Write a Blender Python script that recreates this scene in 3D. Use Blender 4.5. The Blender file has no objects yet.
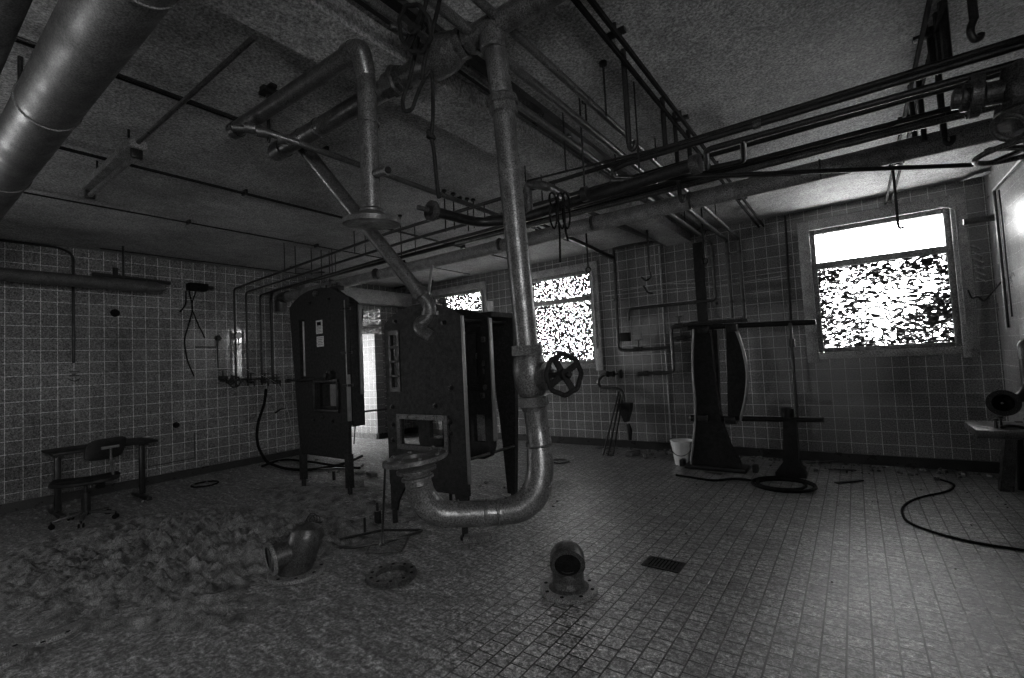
import bpy, bmesh, math, random
from mathutils import Vector, Matrix, noise
random.seed(7)
sc = bpy.context.scene
COL = sc.collection
R = math.radians

# ---------------------------------------------------------------- camera (measured from the photograph's vanishing points)
YAW, PITCH, ROLL, FOC, CAMH = R(-35.885), R(2.7816), R(-2.8934), 471.78, 1.5
fw = Vector((math.sin(YAW)*math.cos(PITCH), math.cos(YAW)*math.cos(PITCH), math.sin(PITCH)))
rt0 = fw.cross(Vector((0, 0, 1))).normalized(); up0 = rt0.cross(fw)
rt = rt0*math.cos(ROLL)+up0*math.sin(ROLL); up = -rt0*math.sin(ROLL)+up0*math.cos(ROLL)
CAM = Vector((0, 0, CAMH))
def _ray(x, y): return fw+rt*((x-512)/FOC)-up*((y-339)/FOC)
def AZ(x, y, z=0.0): d = _ray(x, y); return CAM+d*((z-CAMH)/d.z)       # survey point on a level plane
def AX(x, y, X): d = _ray(x, y); return CAM+d*(X/d.x)                    # on a plane parallel to the left wall
def AY(x, y, Y): d = _ray(x, y); return CAM+d*(Y/d.y)                    # on a plane parallel to the back wall
def AD(x, y, t): return CAM+_ray(x, y)*t                                 # at a distance along the view axis

cd = bpy.data.cameras.new('camera'); co = bpy.data.objects.new('camera', cd); COL.objects.link(co)
cd.sensor_fit = 'HORIZONTAL'; cd.sensor_width = 36; cd.lens = FOC/1024*36; cd.clip_start = .02
M = Matrix((rt, up, -fw)).transposed().to_4x4(); M.translation = CAM
co.matrix_world = M; sc.camera = co

# ---------------------------------------------------------------- materials
def nt(name):
    m = bpy.data.materials.new(name); m.use_nodes = True
    return m, m.node_tree.nodes, m.node_tree.links, m.node_tree.nodes['Principled BSDF']
def grey(v): return (v, v, v, 1)
def ramp(N, L, src, stops):
    r = N.new('ShaderNodeValToRGB'); e = r.color_ramp.elements
    e[0].position, e[0].color = stops[0][0], grey(stops[0][1]); e[1].position, e[1].color = stops[-1][0], grey(stops[-1][1])
    for p, v in stops[1:-1]: q = e.new(p); q.color = grey(v)
    L.new(src, r.inputs[0]); return r.outputs[0]
def noi(N, L, vec, scale, detail=3, rough=.6, dist=0):
    n = N.new('ShaderNodeTexNoise'); n.inputs['Scale'].default_value = scale; n.inputs['Detail'].default_value = detail
    n.inputs['Roughness'].default_value = rough; n.inputs['Distortion'].default_value = dist
    if vec: L.new(vec, n.inputs['Vector'])
    return n.outputs[0]
def mix(N, L, a, b, f, mode='MIX'):
    n = N.new('ShaderNodeMix'); n.data_type = 'RGBA'; n.blend_type = mode
    for s, k in ((f, 0), (a, 6), (b, 7)):
        if hasattr(s, 'links'): L.new(s, n.inputs[k])
        else: n.inputs[k].default_value = s if k == 0 else grey(s)
    return n.outputs[2]
def mathn(N, L, op, a, b):
    n = N.new('ShaderNodeMath'); n.operation = op
    for s, k in ((a, 0), (b, 1)):
        if hasattr(s, 'links'): L.new(s, n.inputs[k])
        else: n.inputs[k].default_value = s
    return n.outputs[0]
def bump(N, L, bs, h, strength, dist=.01):
    b = N.new('ShaderNodeBump'); b.inputs['Strength'].default_value = strength; b.inputs['Distance'].default_value = dist
    L.new(h, b.inputs['Height']); L.new(b.outputs[0], bs.inputs['Normal'])
def pos(N):
    return N.new('ShaderNodeNewGeometry').outputs['Position']
def simple(name, lo, hi, rough=.5, metal=0.0, scale=14, fine=True, bmp=.25, rvar=.15):
    m, N, L, b = nt(name)
    tc = N.new('ShaderNodeTexCoord').outputs['Object']
    n1 = noi(N, L, tc, scale, 6, .7); n2 = noi(N, L, tc, 160, 2, .6)
    c = ramp(N, L, n1, [(.3, lo), (.72, hi)])
    c2 = ramp(N, L, n2, [(.35, .2), (.65, 1.9 if fine else 1)])
    L.new(mix(N, L, c, c2, 1.0 if fine else .3, 'MULTIPLY'), b.inputs['Base Color'])
    L.new(ramp(N, L, n1, [(.3, min(1, rough+rvar)), (.7, max(.05, rough-rvar))]), b.inputs['Roughness'])
    b.inputs['Metallic'].default_value = metal
    bump(N, L, b, mix(N, L, n1, n2, .5), bmp, .004)
    return m
def tiles(name, axis, base, grout, size=.157, off=(0, 0), rough=.16, var=.35):
    m, N, L, b = nt(name)
    P = pos(N); s = N.new('ShaderNodeSeparateXYZ'); L.new(P, s.inputs[0])
    c = N.new('ShaderNodeCombineXYZ'); a, z = {'x': (0, 2), 'y': (1, 2), 'f': (1, 0)}[axis]
    L.new(mathn(N, L, 'ADD', s.outputs[a], 20*size-off[0]), c.inputs[0]); L.new(mathn(N, L, 'ADD', s.outputs[z], 40*size-off[1]), c.inputs[1])
    vv = c.outputs[0]
    br = N.new('ShaderNodeTexBrick'); br.offset = .5 if axis == 'f' else 0; br.squash = 1
    for k, v in (('Scale', 1), ('Mortar Size', .0055 if axis == 'f' else .0034), ('Mortar Smooth', .3), ('Brick Width', size), ('Row Height', size), ('Bias', 0)): br.inputs[k].default_value = v
    br.inputs['Color1'].default_value = grey(base*(1-var)); br.inputs['Color2'].default_value = grey(base*(1+var)); br.inputs['Mortar'].default_value = grey(grout)
    L.new(vv, br.inputs['Vector'])
    big = noi(N, L, P, 1.1, 6, .65); fine = noi(N, L, P, 70, 3, .8)
    col = mix(N, L, br.outputs['Color'], ramp(N, L, big, [(.3, .62), (.7, 1.2)]), 1.0, 'MULTIPLY')
    col = mix(N, L, col, ramp(N, L, fine, [(.36, .25), (.5, .9), (.66, 1.9)]), 1.0, 'MULTIPLY')
    return m, N, L, b, br, col, big, fine, P
def wall_tile(name, axis, off=(0, 0), base=.16, gl=0.0):
    m, N, L, b, br, col, big, fine, P = tiles(name, axis, base, .55, off=off, var=.12)
    L.new(col, b.inputs['Base Color'])
    r = mix(N, L, ramp(N, L, big, [(.3, .03+gl), (.7, .10+gl)]), .8, br.outputs['Fac'])
    L.new(r, b.inputs['Roughness']); b.inputs['IOR'].default_value = 1.85
    tilt = noi(N, L, P, 4, 1, .5)
    h = mix(N, L, ramp(N, L, br.outputs['Fac'], [(0, .55), (1, .25)]), tilt, .4)
    bump(N, L, b, h, .22, .005)
    return m
MAT = {}
MAT['tile_x'] = wall_tile('tile_back', 'x', (0.04, .10)); MAT['tile_y'] = wall_tile('tile_left', 'y', (1.02-.157*6, .06)); MAT['tile_r'] = wall_tile('tile_right', 'y', (.03, .10), .2, .22); MAT['tile_r'].node_tree.nodes['Principled BSDF'].inputs['IOR'].default_value = 1.38
# floor: worn quarry tiles with dark joints, dust and dried mud
m, N, L, b, br, col, big, fine, P = tiles('floor_tile', 'f', .42, .012, size=.105, var=.3, off=(.03, .075))
sw = N.new('ShaderNodeMapping'); sw.inputs['Scale'].default_value = (1.0, 3.0, 1); sw.inputs['Rotation'].default_value = (0, 0, R(35)); L.new(P, sw.inputs[0])
dust = noi(N, L, sw.outputs[0], 4.5, 10, .8, .3)
grit = noi(N, L, P, 30, 8, .9)
mp = N.new('ShaderNodeMapping'); mp.vector_type = 'POINT'; L.new(P, mp.inputs[0])
s = N.new('ShaderNodeSeparateXYZ'); L.new(P, s.inputs[0])
# the left half of the floor lies under dried mud: its edge wanders along X = -2.4
edge = mathn(N, L, 'ADD', mathn(N, L, 'MULTIPLY', s.outputs[0], -.55), mathn(N, L, 'MULTIPLY', s.outputs[1], -.22))
edge = mathn(N, L, 'ADD', edge, mathn(N, L, 'MULTIPLY', big, 1.2))
mud = ramp(N, L, mathn(N, L, 'SUBTRACT', edge, .9), [(.05, 0), (.6, 1)])
dcol = ramp(N, L, dust, [(.34, .03), (.5, .10), (.66, .30)])
c1 = mix(N, L, col, mix(N, L, dcol, ramp(N, L, br.outputs['Fac'], [(0, 1), (1, .05)]), 1.0, 'MULTIPLY'), .6)
c2 = mix(N, L, c1, dcol, mathn(N, L, 'MULTIPLY', mud, .9))
c3 = mix(N, L, c2, ramp(N, L, grit, [(.39, .03), (.5, .75), (.61, 3.0)]), 1.0, 'MULTIPLY')
L.new(c3, b.inputs['Base Color'])
L.new(mix(N, L, ramp(N, L, mix(N, L, dust, mud, .55), [(.15, .22), (.32, .40), (.6, .85)]), ramp(N, L, grit, [(.38, .8), (.6, .12)]), .35), b.inputs['Roughness']); b.inputs['IOR'].default_value = 1.7
hh = mix(N, L, ramp(N, L, br.outputs['Fac'], [(0, .8), (1, .2)]), grit, .45)
hh = mix(N, L, hh, grit, mud)
bp = N.new('ShaderNodeBump'); bp.inputs['Distance'].default_value = .012; L.new(hh, bp.inputs['Height']); L.new(ramp(N, L, mud, [(0, .42), (1, .95)]), bp.inputs['Strength']); L.new(bp.outputs[0], b.inputs['Normal'])
MAT['floor'] = m
# ceiling plaster
m, N, L, b = nt('ceiling_plaster'); P = pos(N)
n1 = noi(N, L, P, .9, 7, .65); n2 = noi(N, L, P, 60, 5, .85); n3 = noi(N, L, P, 6, 6, .7, 1.2)
c = ramp(N, L, n1, [(.3, .2), (.7, .46)])
c = mix(N, L, c, ramp(N, L, n2, [(.36, .2), (.5, .85), (.65, 1.9)]), 1.0, 'MULTIPLY')
c = mix(N, L, c, ramp(N, L, n3, [(.3, .7), (.5, 1), (.75, 1.25)]), 1.0, 'MULTIPLY')
L.new(c, b.inputs['Base Color']); b.inputs['Roughness'].default_value = .75
bump(N, L, b, mix(N, L, n3, n2, .4), .5, .01); MAT['ceil'] = m
MAT['plaster'] = simple('plaster', .22, .42, .7, 0, 5)
MAT['base'] = simple('skirting_tile', .012, .03, .35, 0, 6)
MAT['iron'] = simple('dark_iron', .006, .022, .42, .3, 18)
MAT['black'] = simple('black_rubber', .003, .008, .8, 0, 20)
MAT['galv'] = simple('weathered_steel_pipe', .02, .085, .36, .35, 12)
MAT['duct'] = simple('sheet_steel_duct', .035, .09, .52, .2, 6)
MAT['plate'] = simple('painted_plate', .006, .02, .62, .0, 30)
MAT['platei'] = simple('pale_inner_panel', .07, .15, .5, .1, 9)
MAT['steel'] = simple('bright_steel', .16, .3, .45, .5, 6, False)
MAT['frame'] = simple('window_frame_wood', .12, .3, .6, 0, 9)
MAT['white'] = simple('white_plastic', .55, .8, .45, 0, 9, False)
MAT['paper'] = simple('paper', .35, .6, .8, 0, 60)
MAT['wood'] = simple('dark_wood', .005, .016, .55, 0, 12)
MAT['rust'] = simple('rusted_cast_iron', .015, .07, .40, .3, 26, True, .5)
MAT['ring'] = simple('dull_flange_face', .06, .19, .45, .1, 20)
MAT['mud'] = simple('dried_mud', .004, .20, .8, 0, 7, True, 1.0)
MAT['stone'] = simple('brick_rubble', .05, .15, .85, 0, 12, True, .5)
for k_, v_ in (('plate', .18), ('black', .1), ('wood', .2), ('iron', .35), ('rust', .4)): MAT[k_].node_tree.nodes['Principled BSDF'].inputs['Specular IOR Level'].default_value = v_
MAT['lit_pipe'] = simple('pipe_lit_grey', .10, .26, .6, 0, 9)  # paler than the other pipes: the light on it is put into its colour
# patterned window glass, streaked with dirt and leaf litter
def glass(name, scale, stretch, thr, soft=.05, dark=.02, seed=0, lace=False):
    m, N, L, b = nt(name); N.remove(b); out = N['Material Output']
    P = pos(N); mp = N.new('ShaderNodeMapping'); mp.inputs['Scale'].default_value = stretch; mp.inputs['Location'].default_value = (seed, seed, seed); L.new(P, mp.inputs[0])
    n = noi(N, L, mp.outputs[0], scale, 4, .55, .9)
    big = noi(N, L, P, 1.6, 2, .5)
    if lace: n = mathn(N, L, 'ADD', n, mathn(N, L, 'MULTIPLY', mathn(N, L, 'SUBTRACT', big, .5), .35))
    f = ramp(N, L, n, [(thr-soft, 0), (thr+soft, 1)])
    f = ramp(N, L, n, [(0, 1), (thr-soft, 1), (thr-soft*.7, .04), (thr, .022), (thr+soft*.7, .011), (thr+soft*1.6, .004), (1, .002)])
    t = N.new('ShaderNodeBsdfTransparent'); L.new(f, t.inputs[0])
    d = N.new('ShaderNodeBsdfGlossy'); d.inputs['Roughness'].default_value = .15; d.inputs[0].default_value = grey(.5)
    ms = N.new('ShaderNodeMixShader'); ms.inputs[0].default_value = .05; L.new(t.outputs[0], ms.inputs[1]); L.new(d.outputs[0], ms.inputs[2])
    L.new(ms.outputs[0], out.inputs[0]); return m
MAT['glass_speck'] = glass('glass_few_specks', 16, (1, 1, 1.6), .68, .04)
MAT['glass_streak'] = glass('glass_streaked', 24, (.8, 1, 1.5), .525, .09, .03, 3, True)
MAT['glass_leaf'] = glass('glass_leafy', 30, (1, 1, 1.0), .505, .08, .03, 7)
m, N, L, b = nt('clear_glass'); b.inputs['Transmission Weight'].default_value = .7; b.inputs['Roughness'].default_value = .25; b.inputs['IOR'].default_value = 1.25; b.inputs['Base Color'].default_value = grey(.95); MAT['clear'] = m

# ---------------------------------------------------------------- mesh building
class MB:
    def __init__(s): s.b = bmesh.new()
    def ring(s, c, x, y, r, n=20, ry=None):
        return [s.b.verts.new(c+x*(r*math.cos(2*math.pi*k/n))+y*((ry or r)*math.sin(2*math.pi*k/n))) for k in range(n)]
    def skin(s, A, B):
        n = len(A)
        for k in range(n): s.b.faces.new((A[k], A[(k+1) % n], B[(k+1) % n], B[k]))
    @staticmethod
    def basis(d):
        d = d.normalized(); a = Vector((0, 0, 1)) if abs(d.z) < .9 else Vector((1, 0, 0))
        x = d.cross(a).normalized(); return d, x, d.cross(x)
    def lathe(s, p, d, prof, n=24, cap=True):          # prof: (distance along d, radius)
        d, x, y = s.basis(Vector(d)); p = Vector(p); prev = None
        for t, r in prof:
            q = s.ring(p+d*t, x, y, max(r, 1e-4), n)
            if prev: s.skin(prev, q)
            elif cap: s.b.faces.new(q[::-1])
            prev = q
        if cap: s.b.faces.new(prev)
        return s
    def cyl(s, a, b, r, r2=None, n=16):
        a, b = Vector(a), Vector(b); return s.lathe(a, b-a, [(0, r), ((b-a).length, r if r2 is None else r2)], n)
    def tube(s, pts, r, fil=0, n=14, closed=False, cap=True, seg=6):
        P = [Vector(p) for p in pts]; rl = isinstance(r, (list, tuple)); RR = list(r) if rl else None
        if fil:
            Q = [P[0]]; RQ = [RR[0]] if rl else None
            for i in range(1, len(P)-1):
                a, b, c = P[i-1], P[i], P[i+1]
                u, v = (a-b), (c-b); f = min(fil, u.length*.49, v.length*.49)
                p0, p1 = b+u.normalized()*f, b+v.normalized()*f
                for k in range(seg+1):
                    t = k/seg; Q.append(p0*(1-t)**2+b*2*t*(1-t)+p1*t*t)
                    if rl: RQ.append(RR[i]*(1-abs(t-.5)*.3)+(RR[i-1] if t < .5 else RR[i+1])*abs(t-.5)*.3)
            Q.append(P[-1]); P = Q
            if rl: RQ.append(RR[-1]); r = RQ
        n_ = len(P); T = []
        for i in range(n_):
            a = P[i-1] if (i or closed) else P[i]; c = P[(i+1) % n_] if (i < n_-1 or closed) else P[i]
            T.append((c-a).normalized())
        d, x, y = s.basis(T[0]); prev = first = None
        for i in range(n_):
            if i:
                q = T[i-1].rotation_difference(T[i]); x = q @ x; x = (x-T[i]*x.dot(T[i])).normalized(); y = T[i].cross(x)
            rr = r[i] if isinstance(r, (list, tuple)) else r
            g = s.ring(P[i], x, y, rr, n)
            if prev: s.skin(prev, g)
            else: first = g
            prev = g
        if closed: s.skin(prev, first)
        elif cap: s.b.faces.new(first[::-1]); s.b.faces.new(prev)
        return s
    def box(s, c, size, rot=None, bev=0):
        m = Matrix.Translation(Vector(c)) @ (rot.to_4x4() if rot else Matrix.Identity(4)) @ Matrix.Diagonal((*size, 1))
        r = bmesh.ops.create_cube(s.b, size=1, matrix=m)
        if bev:
            es = list({e for v in r['verts'] for e in v.link_edges})
            bmesh.ops.bevel(s.b, geom=es, offset=bev, segments=2, affect='EDGES', profile=.5)
        return s
    def bar(s, a, b, w, h=None, upv=(0, 0, 1), bev=0):
        a, b = Vector(a), Vector(b); d = (b-a).normalized(); u = Vector(upv)
        if abs(d.dot(u)) > .95: u = Vector((0, 1, 0))
        x = d.cross(u).normalized(); y = x.cross(d)
        return s.box((a+b)/2, ((b-a).length, w, h or w), Matrix((d, x, y)).transposed(), bev)
    def prism(s, pts, ext, holes=()):
        """outline in 3D, pushed along the vector ext; holes are outlines inside it"""
        ext = Vector(ext); bm = bmesh.new(); loops = [[Vector(p) for p in pts]]+[[Vector(p) for p in h] for h in holes]
        ed = []
        for lp in loops:
            vs = [bm.verts.new(p) for p in lp]
            for k in range(len(vs)): ed.append(bm.edges.new((vs[k], vs[(k+1) % len(vs)])))
        bmesh.ops.triangle_fill(bm, edges=ed, use_beauty=True, use_dissolve=True)
        fs = list(bm.faces)
        r = bmesh.ops.extrude_face_region(bm, geom=fs)
        bmesh.ops.translate(bm, vec=ext, verts=[v for v in r['geom'] if isinstance(v, bmesh.types.BMVert)])
        bmesh.ops.recalc_face_normals(bm, faces=bm.faces)
        me = bpy.data.meshes.new('t'); bm.to_mesh(me); bm.free(); s.b.from_mesh(me); bpy.data.meshes.remove(me)
        return s
    def torus(s, c, d, Rr, r, n=32, m=10, a0=0, a1=2*math.pi):
        d, x, y = s.basis(Vector(d)); c = Vector(c); full = a1-a0 > 6.28
        P = [c+x*(Rr*math.cos(a0+(a1-a0)*k/n))+y*(Rr*math.sin(a0+(a1-a0)*k/n)) for k in range(n if full else n+1)]
        return s.tube(P, r, n=m, closed=full)
    def build(s, name, mat, parent=None, angle=35):
        bmesh.ops.recalc_face_normals(s.b, faces=s.b.faces)
        me = bpy.data.meshes.new(name); s.b.to_mesh(me); s.b.free()
        for p in me.polygons: p.use_smooth = True
        me.set_sharp_from_angle(angle=R(angle))
        me.materials.append(MAT[mat] if isinstance(mat, str) else mat)
        o = bpy.data.objects.new(name, me); COL.objects.link(o); o.parent = parent
        if parent is not None: o.matrix_parent_inverse = Matrix.Translation(parent.location).inverted() if parent.type == 'EMPTY' else Matrix.Identity(4)
        return o
def tag(o, label=None, cat=None, group=None, kind=None):
    for k, v in (('label', label), ('category', cat), ('group', group), ('kind', kind)):
        if v: o[k] = v
    return o
def empty(name, loc, label=None, cat=None, group=None, kind=None):
    o = bpy.data.objects.new(name, None); COL.objects.link(o); o.location = Vector(loc); o.empty_display_size = .1
    return tag(o, label, cat, group, kind)
def struct(o): o['kind'] = 'structure'; return o

# ---------------------------------------------------------------- the room
XL, XR, YB, YN, ZC = -8.35, 1.31, 7.4, -3.2, 3.32
def wall_panel(name, axis, at, thick, a0, a1, z0, z1, holes, mat):
    """a wall with rectangular openings, as a grid of blocks in one mesh"""
    mb = MB(); A = sorted({a0, a1, *[h[0] for h in holes], *[h[1] for h in holes]}); Zs = sorted({z0, z1, *[h[2] for h in holes], *[h[3] for h in holes]})
    vs = {}
    def inside(a, z): return any(h[0] < a < h[1] and h[2] < z < h[3] for h in holes)
    def V(a, z, t):
        k = (a, z, t)
        if k not in vs: vs[k] = mb.b.verts.new((a, at+t, z) if axis == 'x' else (at+t, a, z))
        return vs[k]
    nA, nZ = len(A)-1, len(Zs)-1
    solid = [[not inside((A[i]+A[i+1])/2, (Zs[j]+Zs[j+1])/2) for j in range(nZ)] for i in range(nA)]
    for i in range(nA):
        for j in range(nZ):
            if not solid[i][j]: continue
            a, c, z, w = A[i], A[i+1], Zs[j], Zs[j+1]
            for t in (0, thick): mb.b.faces.new((V(a, z, t), V(c, z, t), V(c, w, t), V(a, w, t)))
            for (di, dj, p, q) in ((-1, 0, (a, z), (a, w)), (1, 0, (c, z), (c, w)), (0, -1, (a, z), (c, z)), (0, 1, (a, w), (c, w))):
                ii, jj = i+di, j+dj
                if 0 <= ii < nA and 0 <= jj < nZ and solid[ii][jj]: continue
                mb.b.faces.new((V(*p, 0), V(*q, 0), V(*q, thick), V(*p, thick)))
    return struct(mb.build(name, mat))
W = [(-7.46, -6.06, 1.41, 3.03, 2.55), (-5.0, -3.60, 1.41, 3.03, 2.55), (-.385, 1.0, 1.42, 3.04, 2.56)]
wall_panel('wall_back', 'x', YB, .35, XL-.3, XR+.3, 0, ZC, [w[:4] for w in W], 'tile_x')
wall_panel('wall_left', 'y', XL, -.3, YN, YB, 0, ZC, [(5.15, 6.70, 0, 2.25), (-2.7, -1.5, 1.3, 2.4)], 'tile_y')  # doorway, then an unseen opening added near the camera for fill light
wall_panel('wall_right', 'y', XR, .3, YN, YB, 0, ZC, [(-1.6, 0.2, 1.4, 2.6)], 'tile_r')  # opening added out of view to let fill light in from the right
wall_panel('wall_near', 'x', YN, -.3, XL-.3, XR+.3, 0, ZC, [], 'plaster')
struct(MB().box(((XL+XR)/2-1.3, (YN+YB)/2, -.1), (XR-XL+3.2, YB-YN+.7, .2)).build('floor', 'floor'))
struct(MB().box(((XL+XR)/2-1.3, (YN+YB)/2, ZC+.1), (XR-XL+3.2, YB-YN+.7, .2)).build('ceiling', 'ceil'))
# concrete joists under the slab, running to the back wall
MB().box((-2.09, (YN+YB)/2, ZC-.065), (.36, YB-YN, .13)).build('trim_1', 'ceil')['kind'] = 'structure'
MB().box((-1.76, (YN+YB)/2, ZC-.02), (.16, YB-YN, .04)).build('trim_3', 'base')['kind'] = 'structure'
MB().box((XL+.11, 6.1, 3.02), (.22, 2.6, .3), bev=.01).build('trim_2', 'plaster')['kind'] = 'structure'
struct(MB().box(((XL+XR)/2, YB-.012, .06), (XR-XL, .024, .13)).build('baseboard_back', 'base'))
bl = MB(); bl.box((XL+.012, (YN+5.15)/2, .055), (.024, 5.15-YN, .12)); bl.box((XL+.012, 6.95, .055), (.024, .9, .12)); struct(bl.build('baseboard_left', 'base'))
struct(MB().box((XR-.012, (YN+YB)/2, .06), (.024, YB-YN, .13)).build('baseboard_right', 'base'))
# the lit passage beyond the doorway
MAT['tile_pass'] = wall_tile('tile_passage', 'x', (.04, .1), .10, .55)
struct(MB().box((-9.676, 6.595, 1.35), (2.648, .21, 2.7)).build('wall_passage_end', 'tile_pass'))
wall_panel('wall_passage_far', 'y', -11.0, -.2, 3.4, 6.7, 0, 2.7, [(3.7, 6.3, .5, 2.5)], 'plaster')
wall_panel('wall_passage_near', 'x', 3.5, -.2, -11.1, XL-.3, 0, 2.7, [], 'plaster')
struct(MB().box((-9.85, 5.1, 2.75), (2.7, 3.4, .1)).build('ceiling_passage', 'plaster'))
struct(MB().box((-9.67, 6.48, .055), (2.6, .024, .12)).build('baseboard_passage', 'stone'))
# windows
for i, (x0, x1, z0, z1, zt) in enumerate(W):
    w = empty('window_%d' % (i+1), (x0, YB, z0), kind='structure')
    f = MB(); t = .055; y = YB+.07
    for (cx, cz, sx, sz) in ((x0+t/2, (z0+z1)/2, t, z1-z0), (x1-t/2, (z0+z1)/2, t, z1-z0), ((x0+x1)/2, z0+t/2, x1-x0-2*t, t), ((x0+x1)/2, z1-t/2, x1-x0-2*t, t)):
        f.box((cx, y, cz), (sx, .07, sz), bev=.006)
    f.build('window_frame', 'frame', w)
    MB().box(((x0+x1)/2, y-.01, zt), (x1-x0-2*t, .09, .085), bev=.008).build('transom', 'frame', w)
    MB().box(((x0+x1)/2, y, (zt+z1)/2), (x1-x0-2*t+.01, .008, z1-zt-.08)).build('window_pane', 'glass_speck' if i == 2 else 'glass_leaf', w)
    MB().box(((x0+x1)/2, y, (zt+z0)/2), (x1-x0-2*t+.01, .008, zt-z0-.08)).build('window_pane', 'glass_streak' if i == 2 else 'glass_leaf', w)
    # plastered surround standing a little proud of the tiles
    g = MB(); a = .13
    for (cx, cz, sx, sz) in ((x0-a/2, (z0+z1)/2, a, z1-z0+2*a), (x1+a/2, (z0+z1)/2, a, z1-z0+2*a), ((x0+x1)/2, z0-a/2+.02, x1-x0, a-.04), ((x0+x1)/2, z1+a/2, x1-x0, a)):
        g.box((cx, YB-.008, cz), (sx, .03, sz), bev=.004)
    g.build('window_surround', 'plaster', w)
    MB().tube([(x1+.045, YB-.03, z0+.25), (x1+.045, YB-.03, z1-.04), (x1-.1, YB-.03, z1+.03)], .009, .03).build('opener_rod', 'frame', w)
V3 = Vector
def disc2(c, d, r, n=20):
    d, x, y = MB.basis(V3(d)); return [V3(c)+x*r*math.cos(2*math.pi*k/n)+y*r*math.sin(2*math.pi*k/n) for k in range(n)]
def flange(mb, c, d, r, t, nb=8, hub=None, bore=None):
    """bolted pipe flange: disc, raised hub and bolts (with a bore it is an open ring)"""
    d = V3(d).normalized(); c = V3(c)
    _, x, y = MB.basis(d)
    if bore:
        mb.lathe(c, d, [(0, bore), (0, r*.98), (t*.1, r), (t*.9, r), (t, r*.98), (t, bore), (0, bore)], 40, cap=False)
    else: mb.lathe(c, d, [(0, r*.98), (t*.1, r), (t*.9, r), (t, r*.98)], 36)
    rb = r*.82
    for k in range(nb):
        q = c+x*(rb*math.cos(2*math.pi*(k+.3)/nb))+y*(rb*math.sin(2*math.pi*(k+.3)/nb))
        mb.cyl(q-d*.006, q+d*(t+.008), r*.065, n=6)
    return mb
def plain(name, mb, mat, label, cat, group=None, kind=None):
    return tag(mb.build(name, mat), label, cat, group, kind)

# ---------------------------------------------------------------- machine with a domed front plate, by the left wall
def arch(x0, x1, zb, zs, zt, y, n=14, corner=.08):
    pts = [(x0, y, zb), (x1, y, zb)]
    cx, w = (x0+x1)/2, (x1-x0)/2
    for k in range(n+1):
        u = 1-2*k/n; a = abs(u)
        z = zs+(zt-zs)*(1-a**2.4)
        pts.append((cx+u*w, y, z))
    return pts
def rect(x0, x1, z0, z1, y): return [(x0, y, z0), (x1, y, z0), (x1, y, z1), (x0, y, z1)]
Y1 = 3.40
m1 = empty('plate_machine', (-5.45, Y1, 0), 'tall narrow dark machine with domed top and two paper labels, standing near the left wall', 'machine')
hx0, hx1, hz0, hz1 = AY(317, 400, Y1).x, AY(338, 400, Y1).x, 1.03, 1.36
sx0, sx1 = -5.93, -5.80
MB().prism([(-5.98, Y1, .44), (-4.93, Y1, .44)]+arch(-6.16, -4.88, .44, 2.38, 2.56, Y1)[2:], (0, .045, 0), [rect(hx0, hx1, hz0, hz1, Y1), rect(sx0, sx1, 1.42, 2.2, Y1)]).build('front_plate', 'plate', m1)
b = MB(); b.prism(arch(-6.0, -4.92, .82, 2.30, 2.49, Y1+.07), (0, .17, 0), [rect(hx0+.02, hx1-.28, hz0+.03, hz1-.03, Y1+.07)])
b.build('rear_body', 'plate', m1)
MB().box(((hx0+hx1)/2+.09, Y1+.06, 1.2), (.2, .02, .27)).build('inner_panel', 'platei', m1)['label'] = 'pale panel seen through the opening'
MB().tube([(sx0+.085, Y1+.015, 1.45), (sx0+.085, Y1+.015, 2.17)], .014).build('sight_glass', 'steel', m1)
g = MB()
for (q0, q1) in (((hx0-.03, hz0-.04), (hx1+.03, hz0)), ((hx0-.03, hz1), (hx1+.03, hz1+.04)), ((hx0-.04, hz0), (hx0, hz1)), ((hx1, hz0), (hx1+.04, hz1))):
    g.box(((q0[0]+q1[0])/2, Y1-.015, (q0[1]+q1[1])/2), (q1[0]-q0[0], .03, q1[1]-q0[1]), bev=.004)
g.build('opening_frame', 'iron', m1)
for k, (dy, xx) in enumerate(((.02, -4.915), (.2, -4.90))):
    MB().box((xx, Y1+dy, 1.62 if k == 0 else 1.75), (.022, .05, 1.45 if k == 0 else 1.1), bev=.006).build('edge_strip_or_lit_edge', 'steel', m1)['label'] = 'bright steel edge strip'
for z in (2.24, 1.71, 1.32):
    MB().bar((-4.98, Y1-.02, z), (-4.86, Y1+.04, z), .035, .03, bev=.004).build('clamp', 'iron', m1)
h = MB(); h.cyl((-6.12, Y1-.06, 1.40), (-5.25, Y1-.06, 1.41), .014); h.cyl((-6.16, Y1-.06, 1.40), (-6.10, Y1-.06, 1.40), .03); h.lathe((-5.22, Y1, 1.45), (0, -1, 0), [(0, .06), (.05, .06), (.06, .03), (.1, .03)]); h.bar((-5.9, Y1, 1.40), (-5.9, Y1-.08, 1.40), .04)
h.build('locking_handle', 'iron', m1)
for (px, py) in ((310, 303), (329, 299), (314, 420), (333, 421), (323, 417)):
    p = AY(px, py, Y1); MB().lathe(p, (0, -1, 0), [(0, .022), (.018, .022), (.02, .012), (.03, .012)], 8).build('bolt', 'iron', m1)
p = AY(317, 294, Y1); MB().lathe(p, (0, -1, 0), [(0, .035), (.04, .035), (.05, .02)], 16).build('cap', 'galv', m1)
t = MB()
for x in (-5.52, -5.40, -5.27, -5.17): t.cyl((x, Y1+.1, 2.48), (x, Y1+.1, 2.60), .03, n=10)
t.box((-5.34, Y1+.1, 2.53), (.46, .08, .06), bev=.008)
t.build('top_fitting', 'iron', m1)
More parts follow.
